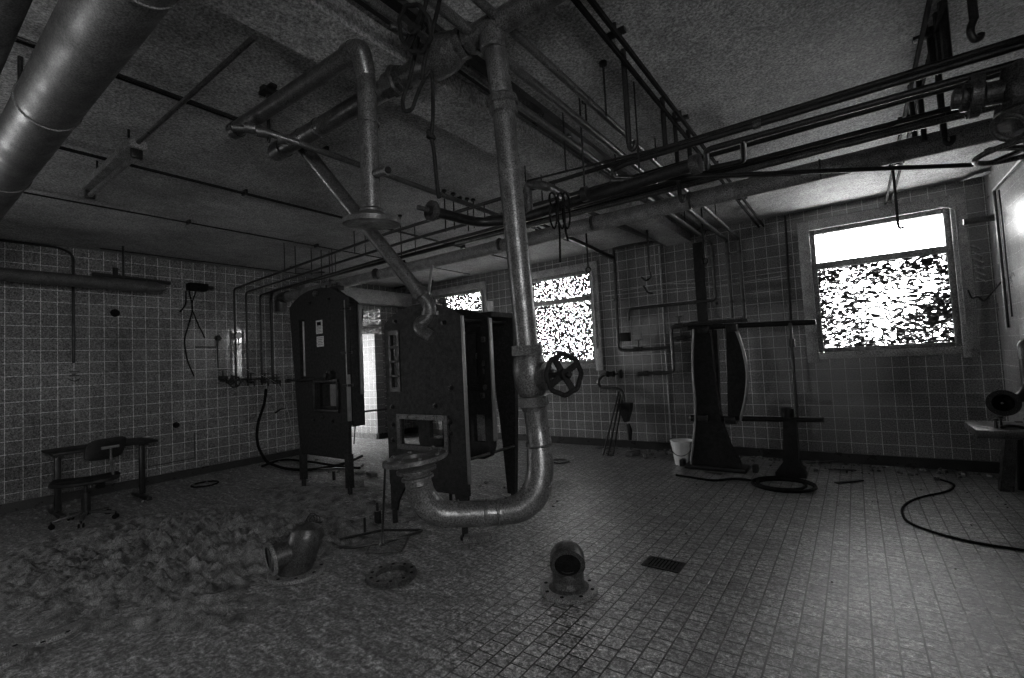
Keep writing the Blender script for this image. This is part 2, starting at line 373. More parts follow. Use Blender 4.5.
for x in (-5.97, -4.97):
    lg = MB(); lg.bar((x, Y1+.03, .5), (x, Y1+.03, .10), .085, .07, bev=.006); lg.cyl((x, Y1+.03, .12), (x, Y1+.03, .0), .028)
    lg.build('leg', 'plate', m1)
c0 = AY(319.5, 327, Y1); c1 = AY(320.5, 341.5, Y1)
pl = MB().box(c0-V3((0, .004, 0)), (.14, .004, .17)).build('label_sheet', 'paper', m1); 
g = MB()
def stroke(mb, o, w, h, segs, t=.012):
    for (a, b_, c, d) in segs: mb.bar(o+V3((a*w, 0, b_*h)), o+V3((c*w, 0, d*h)), t, .004, (0, 1, 0))
q = c0+V3((-.045, -.008, .03))
g.box(q+V3((.045, 0, .012)), (.085, .004, .045)); g.build('printed_mark', 'black', pl)
g = MB()
for k in range(5): g.box(c0+V3((0, -.008, .01-.018*k)), (.10-.02*(k % 2), .003, .005))
g.build('text_lines', 'iron', pl)
pl = MB().box(c1-V3((0, .004, 0)), (.15, .004, .13)).build('label_sheet', 'paper', m1)
g = MB()
for k in range(5): g.box(c1+V3((0, -.008, .045-.021*k)), (.12-.02*(k % 3), .003, .005))
g.build('text_lines', 'iron', pl)

# ---------------------------------------------------------------- the wide machine in the middle: three upright plates one behind another
Y2 = 3.05
m2 = empty('plate_machine', (-3.25, Y2, 0), 'wide dark machine of three upright plates with a bolted window opening, in mid floor', 'machine')
wx0, wx1, wz0, wz1 = -3.60, -2.96, .74, 1.04
MB().prism(arch(-3.77, -2.75, .37, 1.93, 2.08, Y2), (0, .035, 0), [rect(wx0+.03, wx1-.03, wz0+.03, wz1-.03, Y2), rect(-3.68, -3.57, 1.3, 1.83, Y2)]).build('front_plate', 'plate', m2)
g = MB(); o = rect(wx0-.015, wx1+.015, wz0-.015, wz1+.015, Y2-.02); g.prism(o, (0, .02, 0), [rect(wx0+.03, wx1-.03, wz0+.03, wz1-.03, Y2-.02)])
for k in range(6):
    for z in (wz0+.008, wz1-.008): g.lathe((wx0+.02+k*(wx1-wx0-.04)/5, Y2-.02, z), (0, -1, 0), [(0, .009), (.008, .009)], 6)
for z in (wz0+.08, wz0+.18):
    for x in (wx0+.008, wx1-.008): g.lathe((x, Y2-.02, z), (0, -1, 0), [(0, .009), (.008, .009)], 6)
g.build('window_flange', 'galv', m2)['label'] = 'lighter bolted flange around the opening'
g = MB()
g.prism(rect(-3.70, -3.55, 1.27, 1.86, Y2-.012), (0, .012, 0), [rect(-3.67, -3.58, 1.31, 1.82, Y2-.012)])
for z in (1.42, 1.56, 1.70): g.box((-3.625, Y2-.01, z), (.13, .02, .025), bev=.004)
g.build('slot_frame', 'iron', m2)
MB().tube([(-3.625, Y2+.02, 1.3), (-3.625, Y2+.02, 1.83)], .018).build('sight_glass', 'iron', m2)
MB().box((-2.742, Y2+.018, 1.2), (.016, .035, 1.45), bev=.004).build('edge_strip_or_lit_edge', 'steel', m2)  # pale strip paints the window light on the front plate's edge
for (x, z) in ((-3.1, 1.14), (-2.93, .9), (-2.9, 1.3), (-3.69, 1.12), (-3.69, .95), (-3.7, .8), (-3.6, 1.95), (-2.95, 1.88), (-2.93, 1.0)):
    MB().lathe((x, Y2, z), (0, -1, 0), [(0, .024), (.012, .024), (.014, .014), (.026, .014)], 8).build('bolt', 'iron', m2)
l = MB().prism([(-3.765, Y2+.004, .5), (-3.765, Y2+.004, .12), (-3.69, Y2+.004, .12), (-3.66, Y2+.004, .22), (-3.53, Y2+.004, .40), (-3.53, Y2+.004, .5)], (0, .027, 0)); l.cyl((-3.73, Y2+.017, .13), (-3.73, Y2+.017, 0), .026); l.build('leg', 'plate', m2)
l = MB().prism([(-2.92, Y2+.004, .45), (-2.88, Y2+.004, .14), (-2.78, Y2+.004, .14), (-2.755, Y2+.004, .45)], (0, .027, 0)); l.cyl((-2.82, Y2+.017, .2), (-2.82, Y2+.017, .02), .028); l.cyl((-2.82, Y2+.017, .025), (-2.82, Y2+.017, 0), .045); l.build('leg', 'plate', m2)
# middle plate
Ym = 3.45
def round_rect(x0, x1, z0, z1, y, r, top):
    P = [(x0+r, y, z0), (x1-r, y, z0), (x1-r*.3, y, z0+r*.3), (x1, y, z0+r)]
    P += [q for q in arch(x0, x1, z0, top-.12, top, y)[2:]]
    P += [(x0, y, z0+r), (x0+r*.3, y, z0+r*.3)]
    return P
MB().prism(round_rect(-3.77, -2.77, .60, 2.0, Ym, .12, 2.05), (0, .05, 0), [rect(-3.6, -3.42, .76, 1.02, Ym), rect(-3.0, -2.86, .76, 1.02, Ym)]).build('middle_plate', 'plate', m2)
MB().box((-2.93, Ym+.07, .89), (.17, .02, .28)).build('inner_panel', 'platei', m2)['label'] = 'pale panel seen through the opening'
MB().box((-3.2, Ym-.03, .9), (.26, .02, .27)).build('inner_panel', 'platei', m2)
MB().box((-2.76, Ym+.025, 1.35), (.015, .05, 1.15), bev=.004).build('edge_strip_or_lit_edge', 'steel', m2)  # window light on the middle plate's edge, painted as a pale strip
g = MB(); g.prism(rect(-3.08, -2.84, 1.25, 1.85, Ym-.03), (0, .03, 0), [rect(-3.03, -2.89, 1.3, 1.8, Ym-.03)]); g.build('slot_frame', 'iron', m2)
g = MB()
for k in range(9):
    a = R(100+k*20); g.box((-2.86+.03*math.sin(k*2.1), Ym-.015, 1.2+k*.075), (.05+.03*math.sin(k*3), .02, .05), bev=.008)
g.build('gasket_remains', 'rust', m2)
# rear plate with tapered legs, tie bars between the plates
Yr = 3.84
rp = [(-3.72, Yr, 1.0), (-3.62, Yr, .98), (-3.4, Yr, 1.9), (-3.12, Yr, 1.93), (-3.12, Yr, 1.9), (-2.98, Yr, .9), (-2.93, Yr, .18), (-2.84, Yr, .18), (-2.78, Yr, 1.0), (-2.76, Yr, 1.97), (-2.80, Yr, 2.0), (-3.74, Yr, 2.0), (-3.77, Yr, 1.97), (-3.77, Yr, .18), (-3.72, Yr, .18)]
MB().prism(rp, (0, .05, 0)).build('rear_frame', 'plate', m2)
for x in (-3.745, -2.885): MB().cyl((x, Yr+.025, .19), (x, Yr+.025, 0), .02).build('foot', 'iron', m2)
MB().box((-2.87, (Ym+Yr)/2+.04, 1.965), (.22, Yr-Ym-.02, .05), bev=.005).build('top_ledge', 'plate', m2)
for (x, z) in ((-3.70, 1.9), (-2.85, 1.9), (-3.70, .66), (-2.82, .66)):
    MB().cyl((x, Y2+.03, z), (x, Yr+.02, z), .014, n=10).build('tie_bar', 'iron', m2)
MB().cyl((-3.69, Yr, 1.9), (-3.69, Yr, 2.2), .03).build('vent_stub', 'iron', m2)
MB().lathe((-2.98, Y2+.02, 2.06), (0, 0, 1), [(0, .04), (.03, .04), (.045, .02)]).build('cap', 'iron', m2)
# drinking glass left on the machine
gp = V3((-2.90, 3.66, 1.992))
plain('drinking_glass', MB().lathe(gp, (0, 0, 1), [(0, .001), (0, .027), (.12, .038), (.12, .035), (.008, .024), (.008, .001)], 24, cap=False), 'clear', 'small clear drinking glass standing on top of the wide machine', 'glass')

# ---------------------------------------------------------------- main pipe run overhead with hanging drop
YC, ZP = 1.75, 3.10
mp_ = empty('overhead_pipe', (-1.3, YC, ZP), 'thick horizontal steel pipe under the ceiling with a stop valve and capped left end', 'pipe')
MB().cyl((XR, YC, ZP), (-3.25, YC, ZP), .056, n=24).build('pipe', 'galv', mp_)
MB().lathe((-3.17, YC, ZP), (-1, 0, 0), [(0, .057), (.0, .066), (.10, .066), (.14, .055), (.15, .02)], 24).build('end_cap', 'galv', mp_)
for x in (-2.95, -2.75): MB().lathe((x, YC, ZP), (1, 0, 0), [(0, .058), (.003, .0605), (.015, .0605), (.018, .058)], 24).build('weld_band', 'galv', mp_)
MB().lathe((-2.05, YC, ZP), (1, 0, 0), [(0, .07), (.06, .074), (.07, .088), (.10, .088), (.11, .074), (.14, .07)], 8).build('union_nut', 'rust', mp_)
vb = MB(); vb.lathe((-1.80, YC, ZP), (1, 0, 0), [(0, .062), (.03, .075), (.10, .098), (.16, .10), (.22, .098), (.29, .075), (.32, .062)], 24)
vb.cyl((-1.66, YC, ZP), (-1.72, YC-.12, ZP+.10), .062, .05); vb.lathe((-1.70, YC-.09, ZP+.075), (-.06, -.12, .10), [(0, .07), (.02, .074), (.035, .06)], 20)
vb.cyl((-1.71, YC-.11, ZP+.09), (-1.76, YC-.22, ZP+.10), .018)
vb.build('valve_body', 'rust', mp_)
for x in (-1.50, -1.44): MB().lathe((x, YC, ZP), (1, 0, 0), [(0, .07), (.01, .074), (.035, .074), (.045, .07)], 8).build('union_nut', 'rust', mp_)
def handwheel(c, d, r, tr, spokes, parent, mat, lobes=8, stem=None):
    d, x, y = MB.basis(V3(d)); c = V3(c); mb = MB(); n = 48
    P = [c+x*((r*(1+.035*math.cos(lobes*2*math.pi*k/n)))*math.cos(2*math.pi*k/n))+y*((r*(1+.035*math.cos(lobes*2*math.pi*k/n)))*math.sin(2*math.pi*k/n)) for k in range(n)]
    mb.tube(P, tr, n=10, closed=True)
    for k in range(spokes):
        a = 2*math.pi*(k+.35)/spokes; mb.bar(c-d*tr*.6, c+(x*math.cos(a)+y*math.sin(a))*r, tr*2.4, tr*.9, d)
    mb.lathe(c-d*tr*2, d, [(0, tr*2.4), (tr*4, tr*2.2), (tr*4.2, tr*1.1), (tr*6, tr*1.1)], 12)
    if stem: mb.cyl(c, V3(stem), tr*1.1)
    return mb.build('handwheel', mat, parent)
hc = AD(415, 29, 1.93)
handwheel(hc, ((CAM-hc).normalized()*.8-rt*.6), .082, .009, 4, mp_, 'black', 8, (-1.72, YC-.12, ZP+.10))
# drop pipe
def D(x, y, t=2.27): return AD(x, y, t)
dp = empty('hanging_pipe', D(530, 375), 'long vertical steel pipe dropping from the ceiling run to a bend with an open flange', 'pipe')
MB().cyl(V3((-1.29, YC, ZP-.02)), D(503, 103), .054, .054, n=24).build('pipe', 'galv', dp)
MB().lathe(V3((-1.29, YC, ZP-.05)), (0, 0, -1), [(0, .064), (.06, .064), (.07, .055)], 24).build('tee_collar', 'galv', dp)
def along(a, b, *prof, n=24): a, b = V3(a), V3(b); return MB().lathe(a, b-a, prof, n)
L1 = D(503, 106); L2 = D(527, 346); dv = (L2-L1).normalized()
MB().lathe(D(502, 96), dv, [(0, .062), (.015, .078), (.045, .08), (.05, .070), (.085, .070), (.09, .062), (.1, .055)], 8).build('union_nut', 'rust', dp)
MB().cyl(L1, L2, .054, n=28).build('pipe', 'galv', dp)
MB().lathe(D(527, 345), dv, [(0, .062), (.0, .075), (.045, .078), (.05, .062)], 8).build('union_nut', 'rust', dp)
MB().lathe(D(528, 354), dv, [(0, .062), (.02, .074), (.08, .082), (.14, .078), (.19, .066), (.2, .06)], 28).build('valve_body', 'rust', dp)
MB().lathe(D(533, 396), dv, [(0, .074), (.045, .077), (.05, .064), (.07, .058)], 8).build('union_nut', 'rust', dp)
bp = [D(534, 402), D(538, 430), D(540, 446, 2.25)]
MB().tube(bp, .056, .05, 24).build('pipe', 'galv', dp)
MB().lathe(D(538, 440), (D(540, 452)-D(538, 440)), [(0, .058), (.003, .064), (.02, .064), (.023, .058)], 24).build('weld_band', 'galv', dp)
el = [D(539, 448, 2.24), D(541, 470, 2.22), D(536, 494, 2.2), D(522, 508, 2.19), D(502, 512, 2.18)]
MB().tube(el, [.058, .064, .068, .064, .057], .05, 26).build('elbow', 'galv', dp)
MB().tube([D(503, 512, 2.18), D(455, 514.5, 2.16)], .057, 0, 26).build('pipe', 'galv', dp)
for x, y in ((500, 512), (488, 512.6), (459, 514)):
    a = D(x, y, 2.17); MB().lathe(a, D(x-3, y+.1, 2.17)-a, [(0, .058), (.002, .063), (.010, .063), (.012, .058)], 26).build('weld_band', 'galv', dp)
el2 = [D(457, 514.3, 2.16), D(440, 514, 2.15), D(427, 505, 2.14), D(420, 492, 2.13), D(418.5, 482, 2.12)]
MB().tube(el2, [.057, .061, .064, .062, .058], .05, 26).build('elbow', 'galv', dp)
fb = D(418.5, 484, 2.12); tilt = (V3((0, 0, 1))-rt*.10).normalized(); ft = fb+tilt*.115; fd = tilt
MB().lathe(fb, fd, [(0, .06), (.02, .058), (.024, .072), (.034, .072), (.038, .06), (.052, .062), (.058, .088), (.07, .09), (.076, .078), (.088, .10), (.10, .115)], 28).build('pipe_neck', 'rust', dp)
flange(MB(), ft-tilt*.012, tilt, .145, .022, 8, bore=.055).build('open_flange', 'rust', dp)
wst = D(541, 376, 2.24); wc = D(564, 374.5, 2.08)
MB().lathe(D(531, 376), wst-D(531, 376), [(0, .06), (.05, .06), (.06, .07), (.085, .07), (.09, .04), (.13, .03)], 20).build('valve_bonnet', 'rust', dp)
handwheel(wc, ((CAM-wc).normalized()*.84+rt*.5), .088, .0115, 4, dp, 'black', 8, wst)

# second drop with the funnel flange
b2 = empty('bent_pipe', (-3.15, 1.4, 3.09), 'thick pipe running under the ceiling and bending down to a wide funnel flange', 'pipe')
e0, e1 = V3((-3.16, 1.42, 3.10)), AZ(354, 52, 3.11)
dn = AD(366, 75, 2.42); dn2 = AD(372, 214, 2.44)
MB().cyl(e0, e1, .047, n=24).build('pipe', 'galv', b2)
MB().tube([e1+(e0-e1).normalized()*.06, e1, AZ(366, 47, 3.11)*.5+e1*.5, dn], .052, .07, 24, seg=8).build('elbow', 'galv', b2)
MB().lathe(e1+(e0-e1).normalized()*.05, e1-e0, [(0, .048), (.0, .056), (.05, .056), (.05, .048)], 24).build('collar', 'galv', b2)
MB().cyl(dn, dn2, .048, n=24).build('pipe', 'galv', b2)
a = AD(369.5, 123, 2.43); MB().lathe(a, (0, 0, -1), [(0, .049), (.003, .053), (.01, .053), (.013, .049)], 24).build('weld_band', 'galv', b2)
dd = (dn2-dn).normalized()
MB().lathe(AD(371.5, 208, 2.44), dd, [(0, .05), (.01, .06), (.02, .06), (.03, .07), (.045, .10), (.055, .135), (.06, .145), (.085, .145), (.086, .12), (.075, .05)], 40).build('funnel_flange', 'rust', b2)
MB().cyl(AD(374, 174, 2.42), AD(388, 170, 2.30), .022, .024, n=16).build('branch_stub', 'rust', b2)
MB().cyl(AD(388, 170, 2.30), AD(388.4, 169.9, 2.297), .017, n=16).build('bore_shade', 'black', b2)  # black disc paints the dark inside of the hollow stub
MB().lathe(e0, (e0-e1), [(-.03, .047), (-.03, .052), (.03, .052), (.05, .03)], 24).build('end_cap', 'galv', b2)

# slanting pipe from the run to the wide machine
sp = empty('slanted_pipe', AD(425, 310, 3.4), 'slanting steel pipe coming down from the ceiling to a curved spout over the wide machine', 'pipe')
s0, s1 = AD(300, 143, 3.45), AD(422, 296, 3.40)
MB().cyl(s0, s1, .049, n=20).build('pipe', 'galv', sp)
MB().lathe(s1, s1-s0, [(-.05, .05), (-.05, .058), (.0, .06), (.01, .05)], 20).build('collar', 'rust', sp)
MB().tube([s1, AD(430, 305, 3.4), AD(429, 318, 3.4), AD(419, 324, 3.4), AD(421, 331, 3.38), AD(432, 338, 3.35)], .047, .06, 20).build('spout', 'rust', sp)
MB().lathe(AD(430, 311, 3.4), (-.05, 0, -1), [(0, .052), (.0, .06), (.03, .06), (.03, .052)], 20).build('collar', 'rust', sp)
MB().bar(AD(428, 298, 3.45), AD(432, 266, 3.9), .02).build('hanger_strap', 'steel', sp)

# ceiling pipe with elbow fitting running from near the run to the right
cp = empty('fitted_pipe', AZ(300, 143, 3.0), 'thin pipe with flanged fittings running under the ceiling behind the bent pipe', 'pipe')
xx = AZ(340, 158, 2.98).x
MB().tube([AZ(232, 127, 3.02), AZ(262, 131, 3.02), (xx, AZ(300, 147, 2.98).y, 2.98), (xx, 3.9, 2.98)], .022, .06, 14).build('pipe', 'galv', cp)
for px, py in ((250, 128), (262, 132), (283, 139)):
    MB().lathe(AZ(px, py, 3.0), (.5, 1, 0), [(-.03, .024), (-.03, .033), (.03, .033), (.03, .024)], 12).build('collar', 'rust', cp)
q = AZ(269, 137, 3.0)
MB().cyl(q, (q.x, q.y, ZC), .010).build('hanger_rod', 'iron', cp)
MB().torus(q, (.3, 1, 0), .032, .006).build('hanger_ring', 'iron', cp)
g = MB(); g.box((q.x, q.y, ZC-.012), (.16, .04, .02)); g.box((q.x+.02, q.y, ZC-.03), (.05, .1, .03)); g.build('ceiling_bracket', 'iron', cp)

plain('leaning_rod', MB().tube([AZ(354, 444, .01), AX(363, 309, -8.1)], .012, 0, 8), 'black', 'thin dark rod leaning in the lit doorway behind the tall machine', 'rod')
plain('barrier_bar', MB().tube([AX(352, 412, -8.2)-V3((0, .6, 0)), AX(388, 409, -8.2)], .02, 0, 8), 'iron', 'level bar across the lit doorway in the left wall', 'bar')
def pj(p):
    d = V3(p)-CAM; t = d.dot(fw); return 512+FOC*d.dot(rt)/t, 339-FOC*d.dot(up)/t
def drop(top, ybot):
    """how far straight down from a ceiling point until it reads at the given height in the survey"""
    lo, hi = 0, 3.2
    for _ in range(40):
        m = (lo+hi)/2
        if pj(top-V3((0, 0, m)))[1] < ybot: lo = m
        else: hi = m
    return top-V3((0, 0, lo))
def hanger(px, yt, yb, parent, r=.008, hook=False, z=ZC, name='hanger_rod'):
    a = AZ(px, yt, z); b_ = drop(a, yb); a = V3((a.x, a.y, ZC))
    mb = MB().cyl(a, b_, r, n=8)
    if hook: mb.tube([b_, b_-V3((0, 0, .03)), b_+V3((.02, 0, -.05)), b_+V3((.04, 0, -.03)), b_+V3((.04, 0, 0))], r*.8, .02, 8)
    return mb.build(name, 'iron', parent)
def pipe(name, pts, r, mat, label, cat='pipe', fil=.08, n=14, rods=(), clips=(), bands=()):
    """a pipe as one thing, its hangers and collars as parts"""
    t = empty(name, pts[0], label, cat)
    MB().tube(pts, r, fil, n).build('pipe', mat, t)
    for q in rods: hanger(*q[:3], t, *(q[3:] or ()))
    for c, d in bands:
        MB().lathe(c, d, [(-.02, r), (-.02, r*1.35), (.02, r*1.35), (.02, r)], 14).build('collar', 'rust', t)
    for c in clips:
        MB().cyl(c, V3((c[0], c[1], ZC)), .006, n=8).build('hanger_rod', 'iron', t)
    return t

# ---------------------------------------------------------------- long pipes across the room
yg = 4.30; zg = 2.85
g_ = pipe('service_pipe', [(-8.33, yg+.1, zg), (XR, yg, zg)], .075, 'lit_pipe', 'thickest of the long pipes crossing the room, lowest of the bundle, with a bright underside', fil=0, n=22)
for px in (375, 500, 594, 693, 826): 
    c = V3((AY(px, 250, yg).x, yg, zg)); MB().lathe(c, (1, 0, 0), [(0, .075), (.002, .080), (.012, .080), (.014, .075)], 22).build('weld_band', 'galv', g_)
MB().tube([(-8.0, yg+.09, zg), (-8.22, yg+.09, zg), (-8.22, yg+.09, zg-.25)], .10, .12, 16).build('elbow', 'rust', g_)
pipe('service_pipe', [(XR, 4.15, 2.97), (-8.0, 4.12, 2.92), (-8.28, AX(271, 300, -8.28).y, 2.85), (-8.28, AX(271, 300, -8.28).y, 1.35)], .026, 'iron', 'dark pipe just above the thickest pipe, dropping down the left wall beside the machine', clips=[(x, 4.1, 2.95) for x in (-6.2, -4.4, -2.4)])
yp = 3.74; pipe('service_pipe', [(XR, yp, 2.80), (-2.6, yp+.02, 2.80), (-3.4, yp+.02, 2.80)], .021, 'galv', 'thin pipe just in front of the bundle, passing below the black corner valve', fil=.05, rods=[(937, 60, 138, .018, True), (918, 72, 141, .016), (910, 85, 141, .016)])
# three that turn down the left wall
for (px, py, zz, ex, lab, rods) in (
    (234, 284, 2.97, 3.36, 'leftmost of the three thin pipes that cross the room and drop down the left wall', [(284, 243, 270), (354, 231, 254)]),
    (246, 289, 2.93, 3.62, 'middle of the three thin pipes that cross the room and drop down the left wall', [(295, 246, 274), (311, 248, 275), (365, 235, 256)]),
    (260, 291, 2.90, 3.86, 'rightmost of the three thin pipes that cross the room and drop down the left wall', [(321, 250, 277), (335, 252, 275), (329, 251, 290)])):
    y0 = AX(px, py, -8.27).y
    pts = [(1.3, ex-.05, zz-.02), (-4, ex, zz), (-8.27, y0, zz-.02), (-8.27, y0, 1.32)]
    pipe('wall_fed_pipe', pts, .017, 'iron', lab, fil=.08, rods=[r+(.007,) for r in rods],
         bands=[(V3((-8.27, y0, 1.9)), (0, 0, 1))], clips=[(-2.2, ex, zz)])
# thick dark pipe with rope coil
tz = 2.62
t0, t1 = AZ(428, 210, tz), AZ(478, 223, tz); t2 = AZ(700, 163, tz)
tp = empty('short_thick_pipe', t1, 'dark thick pipe with a flanged open end, roped up behind the vertical pipe', 'pipe')
tY = (t1.y+t2.y)/2
MB().tube([t0, t1, AZ(520, 219, tz), t2], .038, .12, 18).build('pipe', 'iron', tp)
flange(MB(), t0+(t1-t0).normalized()*.05, t0-t1, .075, .03, 6).build('flange', 'rust', tp)
MB().cyl(t0, t0+(t0-t1).normalized()*.09, .018).build('spindle', 'rust', tp)
MB().lathe(t2, t2-AZ(640, 182, tz), [(-.05, .04), (-.05, .058), (0, .058), (0, .04)], 18).build('end_collar', 'rust', tp)
c = AZ(585, 194, tz); MB().lathe(c, t2-t1, [(-.02, .04), (-.02, .05), (.02, .05), (.02, .04)], 18).build('clamp', 'iron', tp)
v0 = AZ(529, 216, tz); v1 = V3((v0.x, v0.y, AY(528, 183, v0.y).z))
MB().tube([v0, v1, AZ(545, 186, 2.78), AZ(566, 196, 2.82)], .034, .06, 16).build('riser', 'rust', tp)
for c in (AZ(585, 194, tz),): MB().cyl(c, (c.x, c.y, ZC), .007, n=8).build('hanger_rod', 'iron', tp)
# rope hung on it
rp_ = MB(); rz = .007
for px, yb_ in ((553, 226), (561, 228), (566, 222)):
    a = AZ(px, 200, tz); rp_.torus(a, t2-t1, .05, rz, 20, 6)
    lo = a-V3((0, 0, .22)); rp_.tube([a+V3((.02, 0, -.04)), a+V3((.03, -.01, -.15)), lo, a+V3((-.04, .01, -.14)), a+V3((-.03, 0, -.04))], rz, .05, 8)
a = AZ(557, 205, tz); rp_.tube([a, a-V3((-.01, 0, .2)), a-V3((.0, 0, .42))], rz*1.1, .05, 8)
a = AZ(564, 205, tz); rp_.tube([a, a-V3((0, 0, .2)), a-V3((-.02, 0, .27))], rz*1.1, .05, 8)
plain('rope', rp_, 'black', 'dark looped rope hanging from the thick dark pipe right of the vertical pipe', 'rope')
# pipe with a return bend and pipe with a square loop
pipe('return_bend_pipe', [(XR, 3.04, 2.80), AZ(625, 164, 2.80), AZ(613, 170, 2.79), AZ(614, 178, 2.74), AZ(650, 178, 2.72), AZ(800, 173, 2.70)], .019, 'iron', 'upper thin ceiling pipe on the right, turned back in a hairpin bend', fil=.05,
     bands=[(AZ(757, 124.5, 2.80), (1, 0, 0))], rods=[(623, 50, 143, .018, True), (662, 98, 150, .018), (930, 28, 68, .02), (937, 13, 66, .02), (942, 2, 65, .022)])
pipe('square_loop_pipe', [AZ(1040, 57, 2.74), AZ(756, 136, 2.74), AZ(706, 150, 2.74), AZ(707, 169, 2.74), AZ(744, 161, 2.70), AZ(743, 139, 2.74)], .018, 'iron', 'second thin pipe along the ceiling on the right, ending in a square loop', fil=.04, rods=[(674, 113, 196, .016, True), (688, 130, 160, .018)])
pipe('long_rod', [AZ(610, 181, 2.66), AZ(800, 172, 2.66), AZ(972, 165, 2.66)], .015, 'iron', 'long dark rod hanging level under the pipes in front of the bright window', 'rod', fil=0, clips=[tuple(AZ(640, 179, 2.66))])
a = AZ(893, 169, 2.66); b_ = drop(a, 226)
plain('hooked_rod', MB().tube([a, b_, b_+V3((.01, 0, -.02)), b_+V3((.03, 0, -.01))], .008, .01, 8), 'iron', 'thin hooked rod dangling in front of the top pane of the bright window', 'rod')
a = AZ(527, 181, 2.86); b_ = AZ(656, 149, 2.86)
pipe('conduit', [a, b_, AZ(720, 134, 2.86)], .008, 'iron', 'thin straight conduit slanting right from the short riser beside the vertical pipe', fil=0, clips=[tuple(AZ(566, 171, 2.86))])

# ---------------------------------------------------------------- pipes along the ceiling towards the back wall
for k, (px, yb_, r, lab) in enumerate(((711, 300, .022, 'leftmost'), (726, 318, .026, 'middle'), (738, 320, .022, 'rightmost'))):
    zt = 3.10; X = AY(px, 236, YB-.07).x
    zb = AY(px+4, yb_, YB-.07).z
    pts = [(X, -.2, zt), (X, YB-.07, zt), (X, YB-.07, zb)]
    if k == 0: pts.append((AY(690, 302, YB-.07).x, YB-.07, zb)); pts += [(AY(629, 310.5, YB-.07).x, YB-.07, zb+.01), (AY(629, 326, YB-.07).x, YB-.07, zb-.18)]
    if k == 2: pts.append((AY(690, 325, YB-.07).x, YB-.07, zb))
    pipe('long_pipe', pts, r, 'galv', lab+' of the three pipes running under the ceiling and down the back wall', fil=.07,
         clips=[(X, y, zt) for y in (3.9, 6.0)], bands=[(V3((X, YB-.07, 2.2)), (0, 0, 1)), (V3((X, YB-.07, 2.9)), (0, 0, 1))])
for px, py, z, n_, lab in ((583, 0, 3.22, 2, 'double rail fixed along the ceiling above the hanging rods'), (937, 0, 3.22, 2, 'double rail fixed to the ceiling on the right above the hairpin pipe')):
    X = AZ(px, py, z).x; t = empty('overhead_rail', (X, 2, z), lab, 'rail')
    for d in (-.03, .03): MB().bar((X+d, .3, z), (X+d, YB-.01, z), .018, .03).build('rail', 'black', t)
    for y in (1.2, 2.4, 3.6, 4.8, 6): MB().bar((X-.06, y, z+.04), (X+.06, y, z+.04), .04, .02).build('cross_piece', 'iron', t); MB().cyl((X, y, z+.04), (X, y, ZC), .012).build('fixing_stud', 'iron', t)
for k, (px, py, r, lab, wob) in enumerate(((15, 37, .011, 'first thin conduit on the ceiling from the picture top left, above the strip light', 0), (47.5, 144, .010, 'thin conduit on the ceiling passing just beyond the strip light', 0), (10, 190, .009, 'thin conduit on the ceiling that the row of hanging rods starts from', 0))):
    z = 3.285; X = AZ(px, py, z).x; t = empty('conduit', (X, 1, z), lab, 'conduit')
    MB().tube([(X, YN+.1, z), (X, 1.5, z), (X, YB-.3, z)], r, 0, 8).build('tube', 'iron', t)
    if k < 2: MB().tube([(X-.05, YN+.1, z+.008), (X-.05, YB-.3, z+.008)], r*.7, 0, 8).build('tube', 'iron', t)
    for y in (-1, .6, 2.2, 3.8, 5.4): MB().box((X-.02, y, z+.012), (.09, .02, .045)).build('saddle_clip', 'iron', t)
Xw = XL+.02
q = AX(73, 246, Xw); qb = AX(72, 363, Xw)
pipe('conduit', [(XL+.06, YN+.2, ZC-.03), (XL+.06, q.y-.15, ZC-.03), (Xw, q.y, ZC-.09), (Xw, q.y, qb.z)], .016, 'iron', 'dark conduit dropping straight down the left wall above the desk', 'conduit', fil=.08, bands=[(V3((Xw, q.y, 2.1)), (0, 0, 1)), (V3((Xw, q.y, 1.62)), (0, 0, 1))])
pipe('conduit', [(XL+.35, q.y+.2, 3.28), (XL+.35, 4.6, 3.28), (XL+.75, 4.9, 3.28), (XL+.8, 4.2, 3.28)], .009, 'iron', 'thin cable conduit along the ceiling close to the left wall', 'conduit', fil=.05)
# rods over the middle
for k, (px, yt, yb_) in enumerate(((444, 190, 232), (453, 193, 230), (467, 198, 231), (473, 199, 228), (484, 203, 226), (400, 215, 256), (603, 62, 116), (585, 100, 124))):
    a = AZ(px, yt, ZC); b_ = drop(a, yb_)
    mb = MB().cyl(a, b_, .007, n=8); mb.cyl(a-V3((0, 0, .02)), a, .025, n=8)
    tag(mb.build('ceiling_rod', 'iron'), 'short dark threaded rod hanging free from the ceiling above the machines' if k < 6 else 'short dark rod under the ceiling right of the vertical pipe', 'rod', 'free rods above the machines' if k < 6 else 'free rods right of the vertical pipe')

# big ducts top left
def duct(name, p, q, r, lab, joints=(), cone=False):
    t = empty(name, p, lab, 'duct'); p, q = V3(p), V3(q); L = (q-p).length
    pr = [(0, r), (L, r)] + ([(L+r*1.4, r*.25)] if cone else [])
    MB().lathe(p, q-p, pr, 36).build('duct_tube', 'duct', t)
    for j in joints: MB().lathe(p, q-p, [(j, r), (j, r+.006), (j+.012, r+.006), (j+.012, r)], 36).build('seam_ring', 'duct', t)
    return t
c0 = AZ(128, 0, 2.80); c1 = AZ(0, 170, 2.80); yd = (c0.y+c1.y)/2
t = duct('ventilation_duct', (-6.5, yd, 2.80), (1.0, yd, 2.80), .115, 'big round sheet metal duct crossing the upper left corner', (2.4, 3.55, 4.75, 6.0))
MB().cyl((AY(15, 110, yd-.02).x, yd, 2.9), (AY(15, 110, yd-.02).x, yd, ZC), .012).build('hanger_rod', 'iron', t)
a = AZ(20, 0, 2.85); b_ = AZ(0, 35, 2.85)
